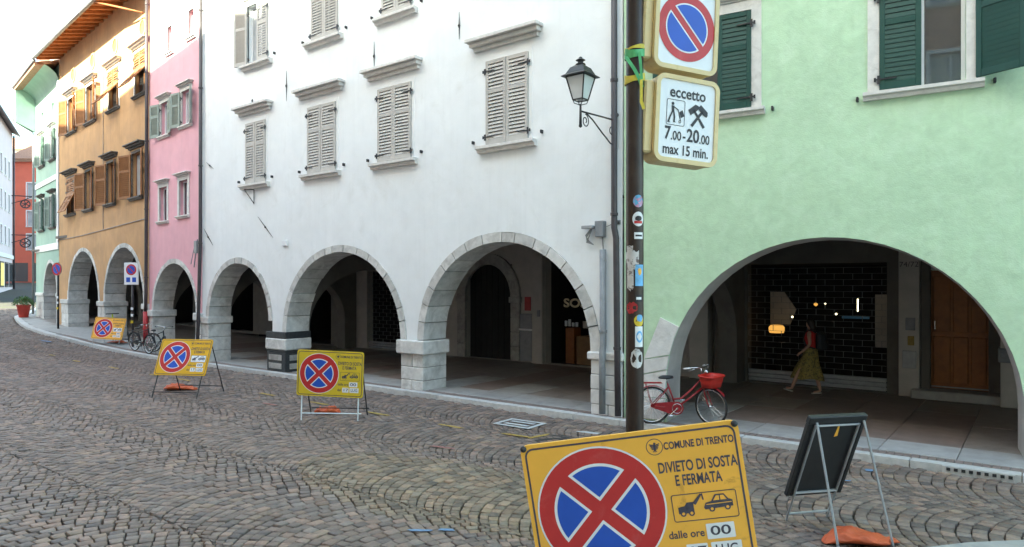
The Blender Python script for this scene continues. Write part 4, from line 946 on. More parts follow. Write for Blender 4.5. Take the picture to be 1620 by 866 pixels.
def panel_print(pn, sheetm, white_icon=False, left_bolts=False, ink='s_ink'):
    W2, H2 = PW/2, PHH/2; y = -.0125; X = lambda u: -W2+u*PW; Z = lambda v: H2-v*PHH
    b = MB(); border(b, -W2+.022, W2-.022, -H2+.022, H2-.022, .05, .011, y); b.build('border_line', ink, pn)
    c = (X(.335), Z(.5)); r = .372
    MB().flat(circ(*c, r, 56), y).build('disc_rim', 's_white', pn)
    MB().flat(circ(*c, r*.972, 56), y-.001).build('disc', 's_red', pn)
    w_ = MB(); bl = MB()
    for k in range(4): w_.flat(sector(k, r*.735, r*.105, c, 14), y-.002); bl.flat(sector(k, r*.690, r*.148, c, 14), y-.003)
    w_.build('white_line', 's_white', pn); bl.build('blue_field', 's_blue', pn)
    e = MB(); cx, cz = X(.618), Z(.115); eagle(e, cx, cz, .045, y-.001)
    P = circ(cx, cz, .048, 24); P2 = circ(cx, cz, .044, 24); o = len(e.v); e.v += [(a, y, b_) for a, b_ in P+P2]; e.f += [(o+i, o+(i+1) % 24, o+24+(i+1) % 24, o+24+i) for i in range(24)]
    e.build('crest', ink, pn)
    text('COMUNE DI TRENTO', .058, ink, pn, X(.815), Z(.12), y, .39, .0016)
    text('DIVIETO DI SOSTA', .085, ink, pn, X(.795), Z(.265), y, .44, .002); text('E FERMATA', .085, ink, pn, X(.79), Z(.36), y, .26, .002)
    b = MB(); border(b, X(.655), X(.945), Z(.635), Z(.45), .015, .005, y-.001); b.build('icon_frame', ink, pn)
    if white_icon: MB().flat(rrect(X(.66),X(.94),Z(.63),Z(.455),.012), y).build('icon_ground', 's_white', pn)
    t_ = MB(); tow_icon(t_, X(.80), Z(.545), .31, y-.0015); t_.build('tow_icon', ink, pn)
    t_ = MB(); ic = lambda pts: t_.flat([(X(.80)+a*.31, Z(.545)+b_*.31) for a, b_ in pts], y-.0024)
    ic([(.16,.09),(.22,.175),(.27,.175),(.27,.09)]); ic([(.29,.09),(.29,.175),(.35,.175),(.40,.09)]); ic([(.03,.035),(.48,.045),(.48,.03),(.03,.02)])
    for a, b_ in ((-.40,-.10),(-.25,-.10),(.12,-.06),(.40,-.05)): ic(circ(a, b_, .028, 10))
    tag(t_.build('icon_windows', 's_white' if white_icon else sheetm, pn), kind='stuff')
    text('dalle ore', .062, ink, pn, X(.70), Z(.72), y, .20, .001)
    for body, u0, u1, v in (('00',.79,.915,.715),('17',.69,.785,.84),('LUG',.80,.935,.84)):
        MB().flat(rrect(X(u0),X(u1),Z(v+.052),Z(v-.052),.006), y-.001).build('paper_plate', 's_white', pn)
        text(body, .075, 's_ink', pn, X((u0+u1)/2), Z(v), y-.002, (u1-u0)*PW*.72, .001)
    text('dal', .062, ink, pn, X(.645), Z(.845), y, .07, .001)
def road_sign(label, loc, yaw, tilt, roll, zc, sheetm, tubem, rear, white_icon=False, bolts=False, leglen=None, frontm=None, dy=0., group='no stopping signs on folding stands'):
    s = empty('no_stopping_sign', loc, yaw, label, 'road sign', group)
    pm = T(0, 0, zc) @ RX(tilt) @ RY(roll)
    pn = MB(); pn.zprism([(0,0)],0,0) if False else None
    pn.v = []; pn.f = []; pn.prism(rrect(-PW/2, PW/2, -PHH/2, PHH/2, .045), -.011, .011)
    pn = pn.build('panel', sheetm, s, mx=pm)
    panel_print(pn, sheetm, white_icon)
    bk = MB(); bk.prism(rrect(-PW/2+.012, PW/2-.012, -PHH/2+.012, PHH/2-.012, .04), .0112, .0125); bk.build('panel_back', 'greymetal', pn)
    if bolts:
        for a, b in ((-PW/2+.02, PHH/2-.02), (PW/2-.02, PHH/2-.02)):
            k = MB(); k.lathe([(.019,0),(.019,.006),(.013,.013),(0,.016)], 14); k.xf(T(a,-.012,b)@RX(R(90))); k.build('corner_bolt', 'iron', pn, True)
    fm = frontm or tubem
    for sx in (-1, 1):
        top = pm @ Vector((sx*(PW/2-.09), .022, PHH/2-.05)); bot = pm @ Vector((sx*(PW/2-.09), .022, -PHH/2-.0))
        d = (bot-top).normalized(); foot = bot+d*((bot.z-.012)/max(.2, -d.z))
        MB().tube([top, foot], .013, 6).build('front_leg', fm, s)
        rf = Vector((foot.x, top.y+rear, .012)); MB().tube([top+Vector((sx*.02,.01,0)), rf+Vector((sx*.02,0,0))], .012, 6).build('rear_leg', tubem, s)
        if sx == -1: fl, rl_ = foot, rf
    up = .13 if zc < 1.2 else .1
    f2 = lambda p: Vector((-p.x, p.y, p.z))
    MB().tube([fl+Vector((0,0,up)), f2(fl)+Vector((0,0,up))], .011, 6).build('front_bar', fm, s); MB().tube([rl_+Vector((0,-.03,up)), f2(rl_)+Vector((0,-.03,up))], .011, 6).build('rear_bar', tubem, s)
    return s
NS = 'no stopping sign '
road_sign('large weathered amber no stopping sign propped against the brown pole', (-1.835,3.555,.164), R(29.5), R(.7), R(-8.9), 1.109, 'sign_orange', 'zinc', .35, bolts=True)
road_sign('upright yellow no stopping sign with white front legs facing the wide arches', (-10.38,7.93,.01), R(34), R(2), R(2.2), .885, 'sign_yellow', 'blacktube', .62, frontm='whitemetal')
road_sign('golden no stopping sign leaning back on black legs', (-15.37,7.70,.01), R(30), R(-22.9), R(.3), .885, 'sign_amber2', 'blacktube', .55, white_icon=True)
road_sign('small distant amber no stopping sign by the parked bicycles', (-28.5,11.35,.24), R(34), R(-16), R(3), .60, 'sign_orange', 'zinc', .5, white_icon=True)

# black backed folding sign seen from behind
bs = empty('folding_sign', (-1.62, 7.50, .006), R(50), 'folding sign seen from its black back, on thin zinc legs', 'road sign')
BW, BH = .64, .98
tb = RX(R(-24)); pm = T(0, 0, 1.21) @ RX(R(24))          # hinge at the top, board slopes away
pn = MB(); pn.cbox(-BW/2, BW/2, -.012, .012, -BH, 0, .006); pn = pn.build('board', 'signback', bs, mx=pm)
fr = MB(); fr.cbox(-BW/2-.015, BW/2+.015, -.03, .03, -.075, .01, .008); fr.cbox(-BW/2-.012, -BW/2+.03, -.026, .026, -BH-.01, -.075, .006); fr.cbox(BW/2-.03, BW/2+.012, -.026, .026, -BH-.01, -.075, .006); fr.cbox(-BW/2+.03, BW/2-.03, -.026, .026, -BH-.01, -BH+.05, .006)
fr.build('board_frame', 'signback', pn)
for sx in (-1, 1): MB().tube([(sx*(BW/2-.07), -.034, -.08), (sx*(BW/2-.07), -.034, -BH-.33)], .013, 6).build('front_leg', 'zinc', pn)
MB().tube([(-BW/2+.07,-.034,-.09),(BW/2-.07,-.034,-.09)], .012, 6).build('hinge_bar', 'zinc', pn)
MB().tube([(-BW/2+.07,-.034,-BH+.04),(BW/2-.07,-.034,-BH+.04)], .014, 6).build('cross_bar', 'zinc', pn)
MB().tube([(-BW/2+.07,-.034,-BH-.24),(BW/2-.07,-.034,-BH-.24)], .012, 6).build('foot_bar', 'zinc', pn)
MB().flat([(.02,-.25),(.06,-.24),(.05,-.12),(.035,-.08)], -.0135).build('amber_sticker', 'sign_orange', pn)
for sx in (-1, 1): MB().tube([(sx*(BW/2-.05), -.04, 1.16), (sx*(BW/2-.02), -.40, .012)], .012, 6).build('rear_leg', 'zinc', bs)

# sand bags
def sandbag(label, x, y, rz, L, Wd, Hh, z=0., seed=1):
    rr = random.Random(seed); n, m = 44, 24; mb = MB(); ph = [rr.uniform(0, 6.28) for _ in range(8)]
    for i in range(n+1):
        u = -1+2*i/n; e = max(0, 1-abs(u)**2.2)**.75
        for j in range(m):
            a = 2*math.pi*j/m; sa, ca = math.sin(a), math.cos(a)
            fold = .16*abs(math.sin(5.2*u+2.3*a+ph[0]))+.13*abs(math.sin(8.5*u-3.1*a+ph[1]))+.10*abs(math.sin(3.0*u+5.0*ca+ph[2]))
            tie = 1-.35*math.exp(-((u-.72)/.10)**2)
            hy = Wd/2*ca*(.40+.60*e)*(1+.22*math.sin(2.6*u+ph[3])-.4*fold*.5)*tie
            hz = Hh*(.5+.5*sa)*(.06+.94*e)*(1.22-fold*1.5)*(1+.25*math.sin(3.1*u+ph[4]))*tie
            mb.v.append((u*L/2*(1+.02*rr.uniform(-1,1)), hy+.02*math.sin(4*u+ph[5]), max(0, hz) if sa > -.9 else 0))
    for i in range(n):
        for j in range(m): k = (j+1) % m; mb.f.append((i*m+j, i*m+k, (i+1)*m+k, (i+1)*m+j))
    mb.f.append(tuple(range(m-1,-1,-1))); mb.f.append(tuple(n*m+k for k in range(m)))
    o = mb.build('sandbag', 'bag', None, True); o.location = (x, y, z); o.rotation_euler = (0, 0, rz); tag(o, label, 'sandbag', 'orange sandbags weighing down the signs')
    sm = o.modifiers.new('sub', 'SUBSURF'); sm.levels = 1; sm.render_levels = 1
    return o
sandbag('crumpled orange sandbag under the black backed folding sign', -1.40, 7.42, R(38), .76, .31, .13, .012, 1)
sandbag('rolled orange sandbag behind the white front legs', -11.12, 8.42, R(35), .52, .26, .17, .012, 2)
sandbag('flattened orange sandbag under the golden leaning sign', -16.4, 8.15, R(30), .80, .42, .16, .012, 3)
sandbag('small orange sandbag under the distant amber sign', -28.75, 11.75, R(30), .8, .35, .1, .25, 4)

# ------------------------------------------------------------------ brown pole with the two light boxes
px, py = -2.206, 4.235
SP = empty('sign_pole', (px, py, .164), 0, 'dark brown pole with stickers carrying two cream framed traffic sign boxes', 'sign pole')
MB().lathe([(.062,-.02),(.062,1.2),(.059,4.8),(.059,5.0)], 20).build('post', 'brownmetal', SP, True)
BA = R(58.9)
def sign_box(zc, w, h, name):
    b = MB(); d = .15; r = .07
    b.prism(rrect(-w/2, w/2, -h/2, h/2, r, 6), 0, d); bx = b.build(name, 'cream', SP, mx=T(.0, 0, zc)@RZ(BA)@RY(R(3.0))@T(w/2+.115, -.075, 0))
    rim = MB(); A = rrect(-w/2-.004, w/2+.004, -h/2-.004, h/2+.004, r, 6); B = rrect(-w/2+.028, w/2-.028, -h/2+.028, h/2-.028, r-.03, 6); n = len(A); o = 0
    rim.v = [(p[0],-.012,p[1]) for p in A]+[(p[0],-.012,p[1]) for p in B]+[(p[0],.02,p[1]) for p in A]+[(p[0],.004,p[1]) for p in B]
    for i in range(n): j = (i+1) % n; rim.f += [(i,j,n+j,n+i),(2*n+i,i,j,2*n+j),(n+i,n+j,3*n+j,3*n+i)]
    rim.build('rim', 'cream', bx)
    MB().flat(rrect(-w/2+.02, w/2-.02, -h/2+.02, h/2-.02, r-.02, 6), -.002).build('face', 's_white', bx)
    MB().cbox(-w/2-.075, -w/2+.004, .02, .14, -h/2+.05, h/2-.05, .012).build('mount', 'cream', bx)
    return bx
SBW, SBH = .515, .60
nb = sign_box(4.19, SBW, SBH, 'no_parking_box'); r = .233
MB().flat(circ(0,0,r,56), -.004).build('disc', 's_red', nb)
def half(sgn, rho, h, n=24):
    a = math.asin(h/rho); return [(rho*math.cos(t), rho*math.sin(t)) for t in [(-math.pi/4 if sgn > 0 else 3*math.pi/4)+a+(math.pi-2*a)*i/n for i in range(n+1)]]
w_ = MB(); bl = MB()
for sgn in (1,-1): w_.flat(half(sgn, r*.745, r*.10), -.005); bl.flat(half(sgn, r*.70, r*.145), -.006)
w_.build('white_line', 's_white', nb); bl.build('blue_field', 's_blue', nb)
ebx = sign_box(3.545, SBW, SBH, 'exception_box')
text('eccetto', .108, 's_black', ebx, .0, .185, -.004, .295, .0022)
b = MB(); border(b, -.17, -.02, -.045, .135, .014, .004, -.004); b.build('icon_frame', 's_black', ebx)
def pic(mb, pts, ox, oz, s): mb.flat([(ox+a*s, oz+b_*s) for a, b_ in pts], -.0045)
mb = MB(); ox, oz, s_ = -.095, .045, .15
mb.flat([(ox+q[0]*s_, oz+q[1]*s_) for q in circ(-.17,.40,.075,14)], -.0045)
for q in ([(-.24,.30),(-.10,.31),(-.08,.05),(-.22,.05)], [(-.12,.29),(-.10,.22),(.14,.10),(.15,.15)], [(-.21,.07),(-.13,.07),(-.26,-.22),(-.33,-.45),(-.43,-.45),(-.34,-.2)], [(-.16,.07),(-.08,.07),(-.02,-.2),(-.03,-.42),(-.12,-.42),(-.11,-.2)], [(-.43,-.45),(-.43,-.49),(-.26,-.49),(-.33,-.45)], [(-.12,-.42),(-.12,-.46),(.04,-.46),(-.03,-.42)],
          [(.10,.14),(.14,.14),(.30,-.34),(.26,-.35)], [(.19,.04),(.36,.16),(.48,-.12),(.29,-.22)]): pic(mb, q, ox, oz, s_)
P = circ(.24,-.40,.07,14); P2 = circ(.24,-.40,.04,14); o_ = len(mb.v); mb.v += [(ox+a*s_, -.0045, oz+b_*s_) for a, b_ in P+P2]; mb.f += [(o_+i, o_+(i+1) % 14, o_+14+(i+1) % 14, o_+14+i) for i in range(14)]
mb.build('delivery_icon', 's_black', ebx)
mb = MB()
for sg in (1, -1):
    A = RY(R(38)*sg); o_ = len(mb.v)
    mb.flat([(-.011,-.085),(.011,-.085),(.009,.06),(-.009,.06)], -.0045-.0004*sg); mb.flat([(-.045,.045),(-.04,.085),(.035,.085),(.05,.065),(.05,.05),(.02,.042)], -.0045-.0004*sg)
    mb.xf(T(.09,0,.035)@A, o_)
mb.build('hammers_icon', 's_black', ebx)
text('7', .125, 's_black', ebx, -.155, -.105, -.004, .05, .003); text('.00', .09, 's_black', ebx, -.085, -.118, -.004, .085, .0014)
text('-', .09, 's_black', ebx, -.018, -.112, -.004, .024, .002); text('20', .125, 's_black', ebx, .055, -.105, -.004, .105, .003); text('.00', .09, 's_black', ebx, .152, -.118, -.004, .085, .0014)
text('max 15 min.', .098, 's_black', ebx, .0, -.215, -.004, .375, .002)
# stickers on the pole: curved patches
def sticker(z, az, w, h, m, rnd=False, ragged=0, extra=None, lay=0):
    rr = .0625+.0009*(1+lay); n = 12; mb = MB(); rr_ = random.Random(int(z*1000))
    if rnd: pts = [(w/2*math.cos(2*math.pi*i/20), h/2*math.sin(2*math.pi*i/20)) for i in range(20)]
    else:
        pts = []
        for i in range(n+1): pts.append((-w/2+w*i/n, -h/2))
        for i in range(n+1): pts.append((w/2-w*i/n, h/2))
    if ragged: pts = [(a*(1+ragged*rr_.uniform(-1,.4)), b_*(1+ragged*rr_.uniform(-1,.4))) for a, b_ in pts]
    k = len(pts); mb.v = [(rr*math.cos(az+a/rr), rr*math.sin(az+a/rr), z+b_) for a, b_ in pts]
    if rnd: mb.v.append((rr*math.cos(az), rr*math.sin(az), z)); mb.f = [(i, (i+1) % k, k) for i in range(k)]
    else: mb.f = [(i, i+1, k-2-i, k-1-i) for i in range(n)]
    return mb.build('sticker', m, SP)
FR = R(-62); zp = lambda y_: 2.55-.164+(450-y_)/1080*4.7-0.0
for y_, da, w, h, m_, rd, rg in ((320,.40,.075,.085,'st_mix',True,0),(348,.40,.085,.10,'s_white',True,0),(374,.45,.065,.045,'s_white',False,0),(412,-.35,.115,.13,'st_torn',False,.25),(440,-.55,.06,.17,'st_torn',False,.3),(436,.55,.065,.145,'st_blue',False,0),(472,.45,.055,.05,'s_black',False,0),(487,-.4,.085,.085,'redpaint',True,.3),(507,.50,.075,.08,'sign_yellow',True,0),(532,.50,.06,.14,'s_white',False,0),(566,.25,.095,.14,'st_torn',True,.1),(395,-.6,.05,.05,'st_torn',False,.2)):
    sticker(zp(y_), FR+da, w, h, m_, rd, rg)
sticker(zp(347), FR+.42, .05, .035, 's_black', True, 0, lay=1); sticker(zp(353), FR+.40, .06, .018, 's_red', False, 0, lay=1)
sticker(zp(430), FR+.55, .03, .05, 'sign_orange', True, .2, lay=1); sticker(zp(532), FR+.52, .05, .08, 'st_blue', True, 0, lay=1); sticker(zp(532), FR+.52, .03, .05, 's_white', True, 0, lay=2)
sticker(zp(503), FR+.56, .05, .05, 'st_blue', True, .2, lay=1); sticker(zp(374), FR+.45, .05, .012, 's_black', False, 0, lay=1); sticker(zp(472), FR+.45, .04, .018, 's_white', False, .1, lay=1)
# tape tied round the pole
TP = empty('tied_tape', (px, py, 3.9), 0, 'green and yellow tape knotted round the brown pole', 'tape')
def band(z, hgt, m, wob):
    mb = MB(); n = 24
    for i in range(n):
        a = 2*math.pi*i/n; rr = .068+.004*math.sin(5*a+wob)
        mb.v += [(rr*math.cos(a), rr*math.sin(a), z+.012*math.sin(a+wob)), (rr*1.01*math.cos(a), rr*1.01*math.sin(a), z+hgt+.012*math.sin(2*a+wob))]
    mb.f = [(2*i, 2*((i+1) % n), 2*((i+1) % n)+1, 2*i+1) for i in range(n)]; mb.build('tape_loop', m, TP, True)
band(.20,.055,'ribbon_g',.5); band(.245,.03,'ribbon_y',2.); band(.03,.05,'ribbon_y',1.2)
def strip_(pts, w, m):
    mb = MB(); 
    for p in pts: mb.v += [(p[0]-w/2*.79, p[1]-w/2*.61, p[2]), (p[0]+w/2*.79, p[1]+w/2*.61, p[2]+.01)]
    mb.f = [(2*i, 2*i+1, 2*i+3, 2*i+2) for i in range(len(pts)-1)]; mb.build('tape_tail', m, TP, True)
strip_([(-.03,-.072,.20),(.0,-.085,.16),(.035,-.07,.10),(.06,-.05,.04),(.072,-.03,-.02)], .022, 'ribbon_g'); strip_([(.06,-.05,.22),(.072,-.05,.12),(.075,-.04,.0)], .018, 'ribbon_g'); strip_([(.07,-.04,.05),(.08,-.06,-.04),(.075,-.05,-.12),(.09,-.04,-.17)], .02, 'ribbon_y')

# ------------------------------------------------------------------ bicycles
def bicycle(label, loc, yaw, frm, steer=0., lean=0., basket=False, rear='rack', group=None, ladies=True):
    b = empty('bicycle', loc, yaw, label, 'bicycle', group); rw = .335
    rh, fh = Vector((0,0,rw)), Vector((1.06,0,rw)); bb = Vector((.43,0,.29)); seat_t = Vector((.27,0,.72)); hd_t = Vector((.86,0,.86)); hd_b = Vector((.90,0,.66))
    L_ = RX(lean); S = L_ @ T(.93,0,0) @ RZ(steer) @ T(-.93,0,0)
    def wheel(c, mx):
        w = MB(); w.tube([(c.x+(rw-.02)*math.cos(a), 0, c.z+(rw-.02)*math.sin(a)) for a in [2*math.pi*i/36 for i in range(36)]], .019, 8, True); w = w.build('wheel', 'tyre', b, True, mx)
        q = MB(); q.tube([(c.x+(rw-.045)*math.cos(a), 0, c.z+(rw-.045)*math.sin(a)) for a in [2*math.pi*i/36 for i in range(36)]], .011, 6, True); q.build('rim', 'chrome', w, True)
        q = MB()
        for i in range(28):
            a = 2*math.pi*i/28; q.tube([(c.x+.02*math.cos(a+1.2*(-1)**i), .02*(-1)**i, c.z+.02*math.sin(a+1.2*(-1)**i)), (c.x+(rw-.05)*math.cos(a), 0, c.z+(rw-.05)*math.sin(a))], .0016, 4, cap=False)
        tag(q.build('spokes', 'chrome', w), kind='stuff'); q = MB(); q.tube([(c.x,-.05,c.z),(c.x,.05,c.z)], .022, 10); q.build('hub', 'chrome', w, True)
    wheel(rh, L_); wheel(fh, S)
    f = MB()
    if ladies: f.tube([hd_t+Vector((.01,0,-.05)), (.70,0,.62), (.52,0,.46), (.36,0,.44)], .017, 8)
    else: f.tube([hd_t+Vector((.01,0,-.04)), seat_t+Vector((.02,0,-.06))], .016, 8)
    f.tube([hd_b, (.66,0,.46), bb], .018, 8); f.tube([bb, seat_t], .016, 8); f.tube([hd_t, hd_b], .021, 8)
    for s_ in (-1, 1): f.tube([bb+Vector((0,.03*s_,0)), rh+Vector((0,.06*s_,0))], .010, 6); f.tube([seat_t+Vector((.02,.02*s_,-.06)), rh+Vector((0,.06*s_,0))], .009, 6)
    f.build('frame', frm, b, True, L_)
    q = MB(); q.tube([hd_b, (.935,0,.60)], .018, 8)
    for s_ in (-1, 1): q.tube([(.935,.045*s_,.62),(.96,.05*s_,.55),(1.02,.05*s_,.40),fh+Vector((0,.05*s_,0))], .011, 6)
    q.build('fork', frm, b, True, S)
    for c, a0, a1, mx in ((rh, 10, 185, L_), (fh, 40, 150, S)):
        q = MB(); n = 16
        for i in range(n+1):
            a = R(a0+(a1-a0)*i/n); 
            for yy, dr_ in ((-.028,-.012),(0,.0),(.028,-.012)): q.v.append((c.x+(rw+.022+dr_)*math.cos(a), yy, c.z+(rw+.022+dr_)*math.sin(a)))
        for i in range(n): q.f += [(3*i,3*i+1,3*i+4,3*i+3),(3*i+1,3*i+2,3*i+5,3*i+4)]
        q.build('mudguard', frm, b, True, mx)
    q = MB(); q.loft([(.02,0,0,.005,.03),(.0,0,.012,.13,.075),(.0,0,.035,.135,.085),(.02,0,.06,.10,.06),(.03,0,.066,.02,.02)], 14); 
    for i, v_ in enumerate(q.v): q.v[i] = (v_[0], v_[1]*(1-.55*max(0, min(1, (v_[0]+.02)/.14))), v_[2])
    q.build('saddle', 'blackplastic', b, True, L_@T(.24,0,.80))
    q = MB(); q.tube([seat_t+Vector((0,0,-.02)), (.245,0,.82)], .012, 8); q.build('seat_post', 'chrome', b, True, L_)
    q = MB(); q.tube([(.85,0,.86),(.845,0,.98)], .011, 8); q.tube([(.70,-.27,.98),(.78,-.25,1.0),(.87,-.16,1.01),(.87,0,.985),(.87,.16,1.01),(.78,.25,1.0),(.70,.27,.98)], .010, 8); q.build('handlebar', 'chrome', b, True, S)
    for s_ in (-1, 1): q = MB(); q.tube([(.80,.255*s_,.998),(.68,.275*s_,.975)], .016, 8); q.build('grip', 'frame_white' if basket else 'blackplastic', b, True, S); q = MB(); q.tube([(.86,.2*s_,.99),(.80,.24*s_,.955),(.72,.25*s_,.93)], .005, 5); q.build('brake_lever', 'chrome', b, True, S)
    if basket:
        k = MB()
        def ringb(z, ax, ay, n=28): return [(1.06+ax*abs(math.cos(a))**.55*(1 if math.cos(a) > 0 else -1), ay*abs(math.sin(a))**.55*(1 if math.sin(a) > 0 else -1), z) for a in [2*math.pi*i/n for i in range(n)]]
        rs = [ringb(.68,.12,.17), ringb(.80,.145,.20), ringb(.86,.155,.21), ringb(.865,.175,.23), ringb(.89,.175,.23), ringb(.885,.15,.205), ringb(.80,.14,.19), ringb(.69,.112,.16)]
        for r_ in rs: k.v += r_
        n = 28
        for i in range(len(rs)-1):
            for j in range(n): l = (j+1) % n; k.f.append((i*n+j, i*n+l, (i+1)*n+l, (i+1)*n+j))
        k.f.append(tuple(range(n-1,-1,-1))); k.f.append(tuple((len(rs)-1)*n+j for j in range(n))); k.build('basket', 'basket', b, True, S)
        q = MB(); q.lathe([(.0,-.04),(.035,-.02),(.04,.03),(0,.035)], 12); q.xf(T(.95,.0,.93)@RY(R(80))); q.build('headlamp', 'chrome', b, True, S)
    q = MB(); q.tube([(bb.x,-.06,bb.z),(bb.x,.06,bb.z)], .02, 10); q.tube([(bb.x,-.06,bb.z),(bb.x-.13,-.075,bb.z-.11)], .009, 6); q.tube([(bb.x,.06,bb.z),(bb.x+.13,.075,bb.z+.11)], .009, 6)
    q.cbox(bb.x-.17,bb.x-.09,-.155,-.075,bb.z-.125,bb.z-.10,.006); q.cbox(bb.x+.09,bb.x+.17,.075,.155,bb.z+.10,bb.z+.125,.006); q.build('crank', 'chrome', b, False, L_)
    q = MB(); n = 24; A = [(bb.x+.115*math.cos(R(a)), bb.z+.115*math.sin(R(a))) for a in range(-100, 101, 10)]; q.prism(A+[(.30,bb.z+.115),(.02,rw+.045),(-.03,rw+.02),(-.03,rw-.02),(.02,rw-.04),(.30,bb.z-.09)], -.052, -.036); q.build('chain_guard', frm, b, False, L_)
    q = MB(); q.tube([(bb.x+.085*math.cos(a), -.056, bb.z+.085*math.sin(a)) for a in [2*math.pi*i/20 for i in range(20)]], .006, 5, True); q.build('chainring', 'chrome', b, True, L_)
    if rear:
        q = MB()
        for s_ in (-.05,0,.05): q.tube([(.17,s_,.735),(-.26,s_,.735)], .006, 5)
        for s_ in (-1, 1): q.tube([(-.12,.06*s_,.735),(0,.065*s_,rw)], .005, 5)
        q.tube([(-.26,-.05,.735),(-.26,.05,.735)], .006, 5); q.build('rack', 'blacktube' if not basket else 'bikered', b, False, L_)
    q = MB(); q.tube([(.36,.02,.27),(.22,.14,.0)], .008, 6); q.build('kickstand', 'chrome', b, False, L_)
    return b
bicycle('red bicycle with a red front basket leaning at the foot of the wide arch', (-5.40,11.0,SW), R(38), 'bikered', R(-52), R(3), True)
bicycle('black bicycle parked against the red pipe sleeve', (-25.95,11.22,SW+.05), R(8), 'blacktube', R(20), R(4), ladies=False, group='dark bicycles parked by the pink arch')
bicycle('black bicycle parked in front of the pink house pier', (-24.75,11.16,SW+.01), R(4), 'blackplastic', R(-25), R(-3), ladies=False, group='dark bicycles parked by the pink arch')
# kick scooter behind the distant sign
sc = empty('kick_scooter', (-29.5, 11.95, SW+.15), R(15), 'lime green kick scooter parked by the ochre arches', 'scooter')
mb = MB(); mb.tube([(0,0,.12),(-.06,0,.62),(-.1,0,1.1)], .028, 8); mb.build('stem', 'lime', sc, True); mb = MB(); mb.tube([(-.1,-.28,1.12),(-.1,.28,1.12)], .02, 8); mb.build('handlebar', 'blackplastic', sc, True)
MB().cbox(-.02,.95,-.08,.08,.10,.15,.02).build('deck', 'blackplastic', sc)
for x_ in (0.02,.95): q = MB(); q.tube([(x_+.09*math.cos(a),0,.11+.09*math.sin(a)) for a in [2*math.pi*i/20 for i in range(20)]], .022, 6, True); q.build('wheel','tyre',sc,True)

# ------------------------------------------------------------------ far sign posts and pot
def post_sign(label, x, y, z, H_, kind, yaw):
    s = empty('sign_post', (x, y, z), yaw, label, 'sign post')
    MB().lathe([(.045,-.02),(.045,H_)], 12).build('post', 'blacktube' if kind == 'round' else 'pipe', s, True)
    if kind == 'round':
        MB().tube([(0,-.05,H_-.3),(0,-.075,H_-.3)], .30, 28).build('plate', 'greymetal', s); MB().flat(circ(0,H_-.3,.295,32), -.077).build('disc', 's_red', s); MB().flat(circ(0,H_-.3,.21,32), -.079).build('blue_field', 's_blue', s)
        mb = MB(); mb.flat([(-.17,H_-.10),(-.12,H_-.06),(.17,H_-.50),(.12,H_-.54)], -.081); mb.build('red_bar', 's_red', s)
    else:
        MB().cbox(-.29,.29,-.09,-.045,H_-.86,H_-.02,.01).build('plate', 's_white', s)
        MB().flat(circ(0,H_-.29,.21,32), -.092).build('disc', 's_red', s); MB().flat(circ(0,H_-.29,.15,32), -.094).build('blue_field', 's_blue', s)
        MB().flat([(-.12,H_-.20),(-.09,H_-.17),(.12,H_-.38),(.09,H_-.41)], -.096).build('red_bar', 's_red', s)
        for a in (-.2,.04): MB().flat(rrect(a,a+.16,H_-.76,H_-.58,.01), -.092).build('pictogram', 's_blue', s)
    for i in range(3): MB().cbox(-.05,.05,-.052,-.03,.9+.25*i,1.0+.25*i,.004).build('sticker', 's_white' if i else 'sign_yellow', s)
    return s
post_sign('dark post with a white panel bearing a no parking disc before the ochre arch', -27.3, 11.72, SW+.08, 3.22, 'panel', R(32))
post_sign('dark post with a small round no parking disc at the bend', -35.8, 12.1, SW+.41, 3.05, 'round', R(20))
pt = empty('flower_pot', (-43.3, 13.0, SW+g(-43.3)), 0, 'red tapered pot with a bushy green shrub at the street corner', 'plant pot')
MB().lathe([(.20,0),(.22,.02),(.31,.60),(.34,.62),(.34,.68),(.30,.68),(.28,.60)], 20).build('pot', 'pot', pt, True)
mb = MB(); rr = random.Random(3)
for i in range(900):
    th = rr.uniform(0, 2*math.pi); ph_ = rr.uniform(-.2, 1.4); rad = .50*rr.uniform(.35, 1)**.5; c = Vector((rad*math.cos(th)*math.cos(ph_), rad*math.sin(th)*math.cos(ph_), .72+rad*.8*math.sin(ph_)))
    d = Vector((rr.gauss(0,1), rr.gauss(0,1), rr.gauss(0,1))).normalized(); e = d.orthogonal().normalized(); l = rr.uniform(.06,.10); mb.add([c, c+d*l*.5+e*l*.25, c+d*l, c+d*l*.5-e*l*.25], [(0,1,2,3)])
tag(mb.build('foliage', 'leaf', pt), kind='stuff')
mb = MB()
for i in range(7): a = i*.9; mb.tube([(0,0,.6),(.2*math.cos(a),.2*math.sin(a),.95)], .01, 5)
mb.build('stem', 'wood', pt)

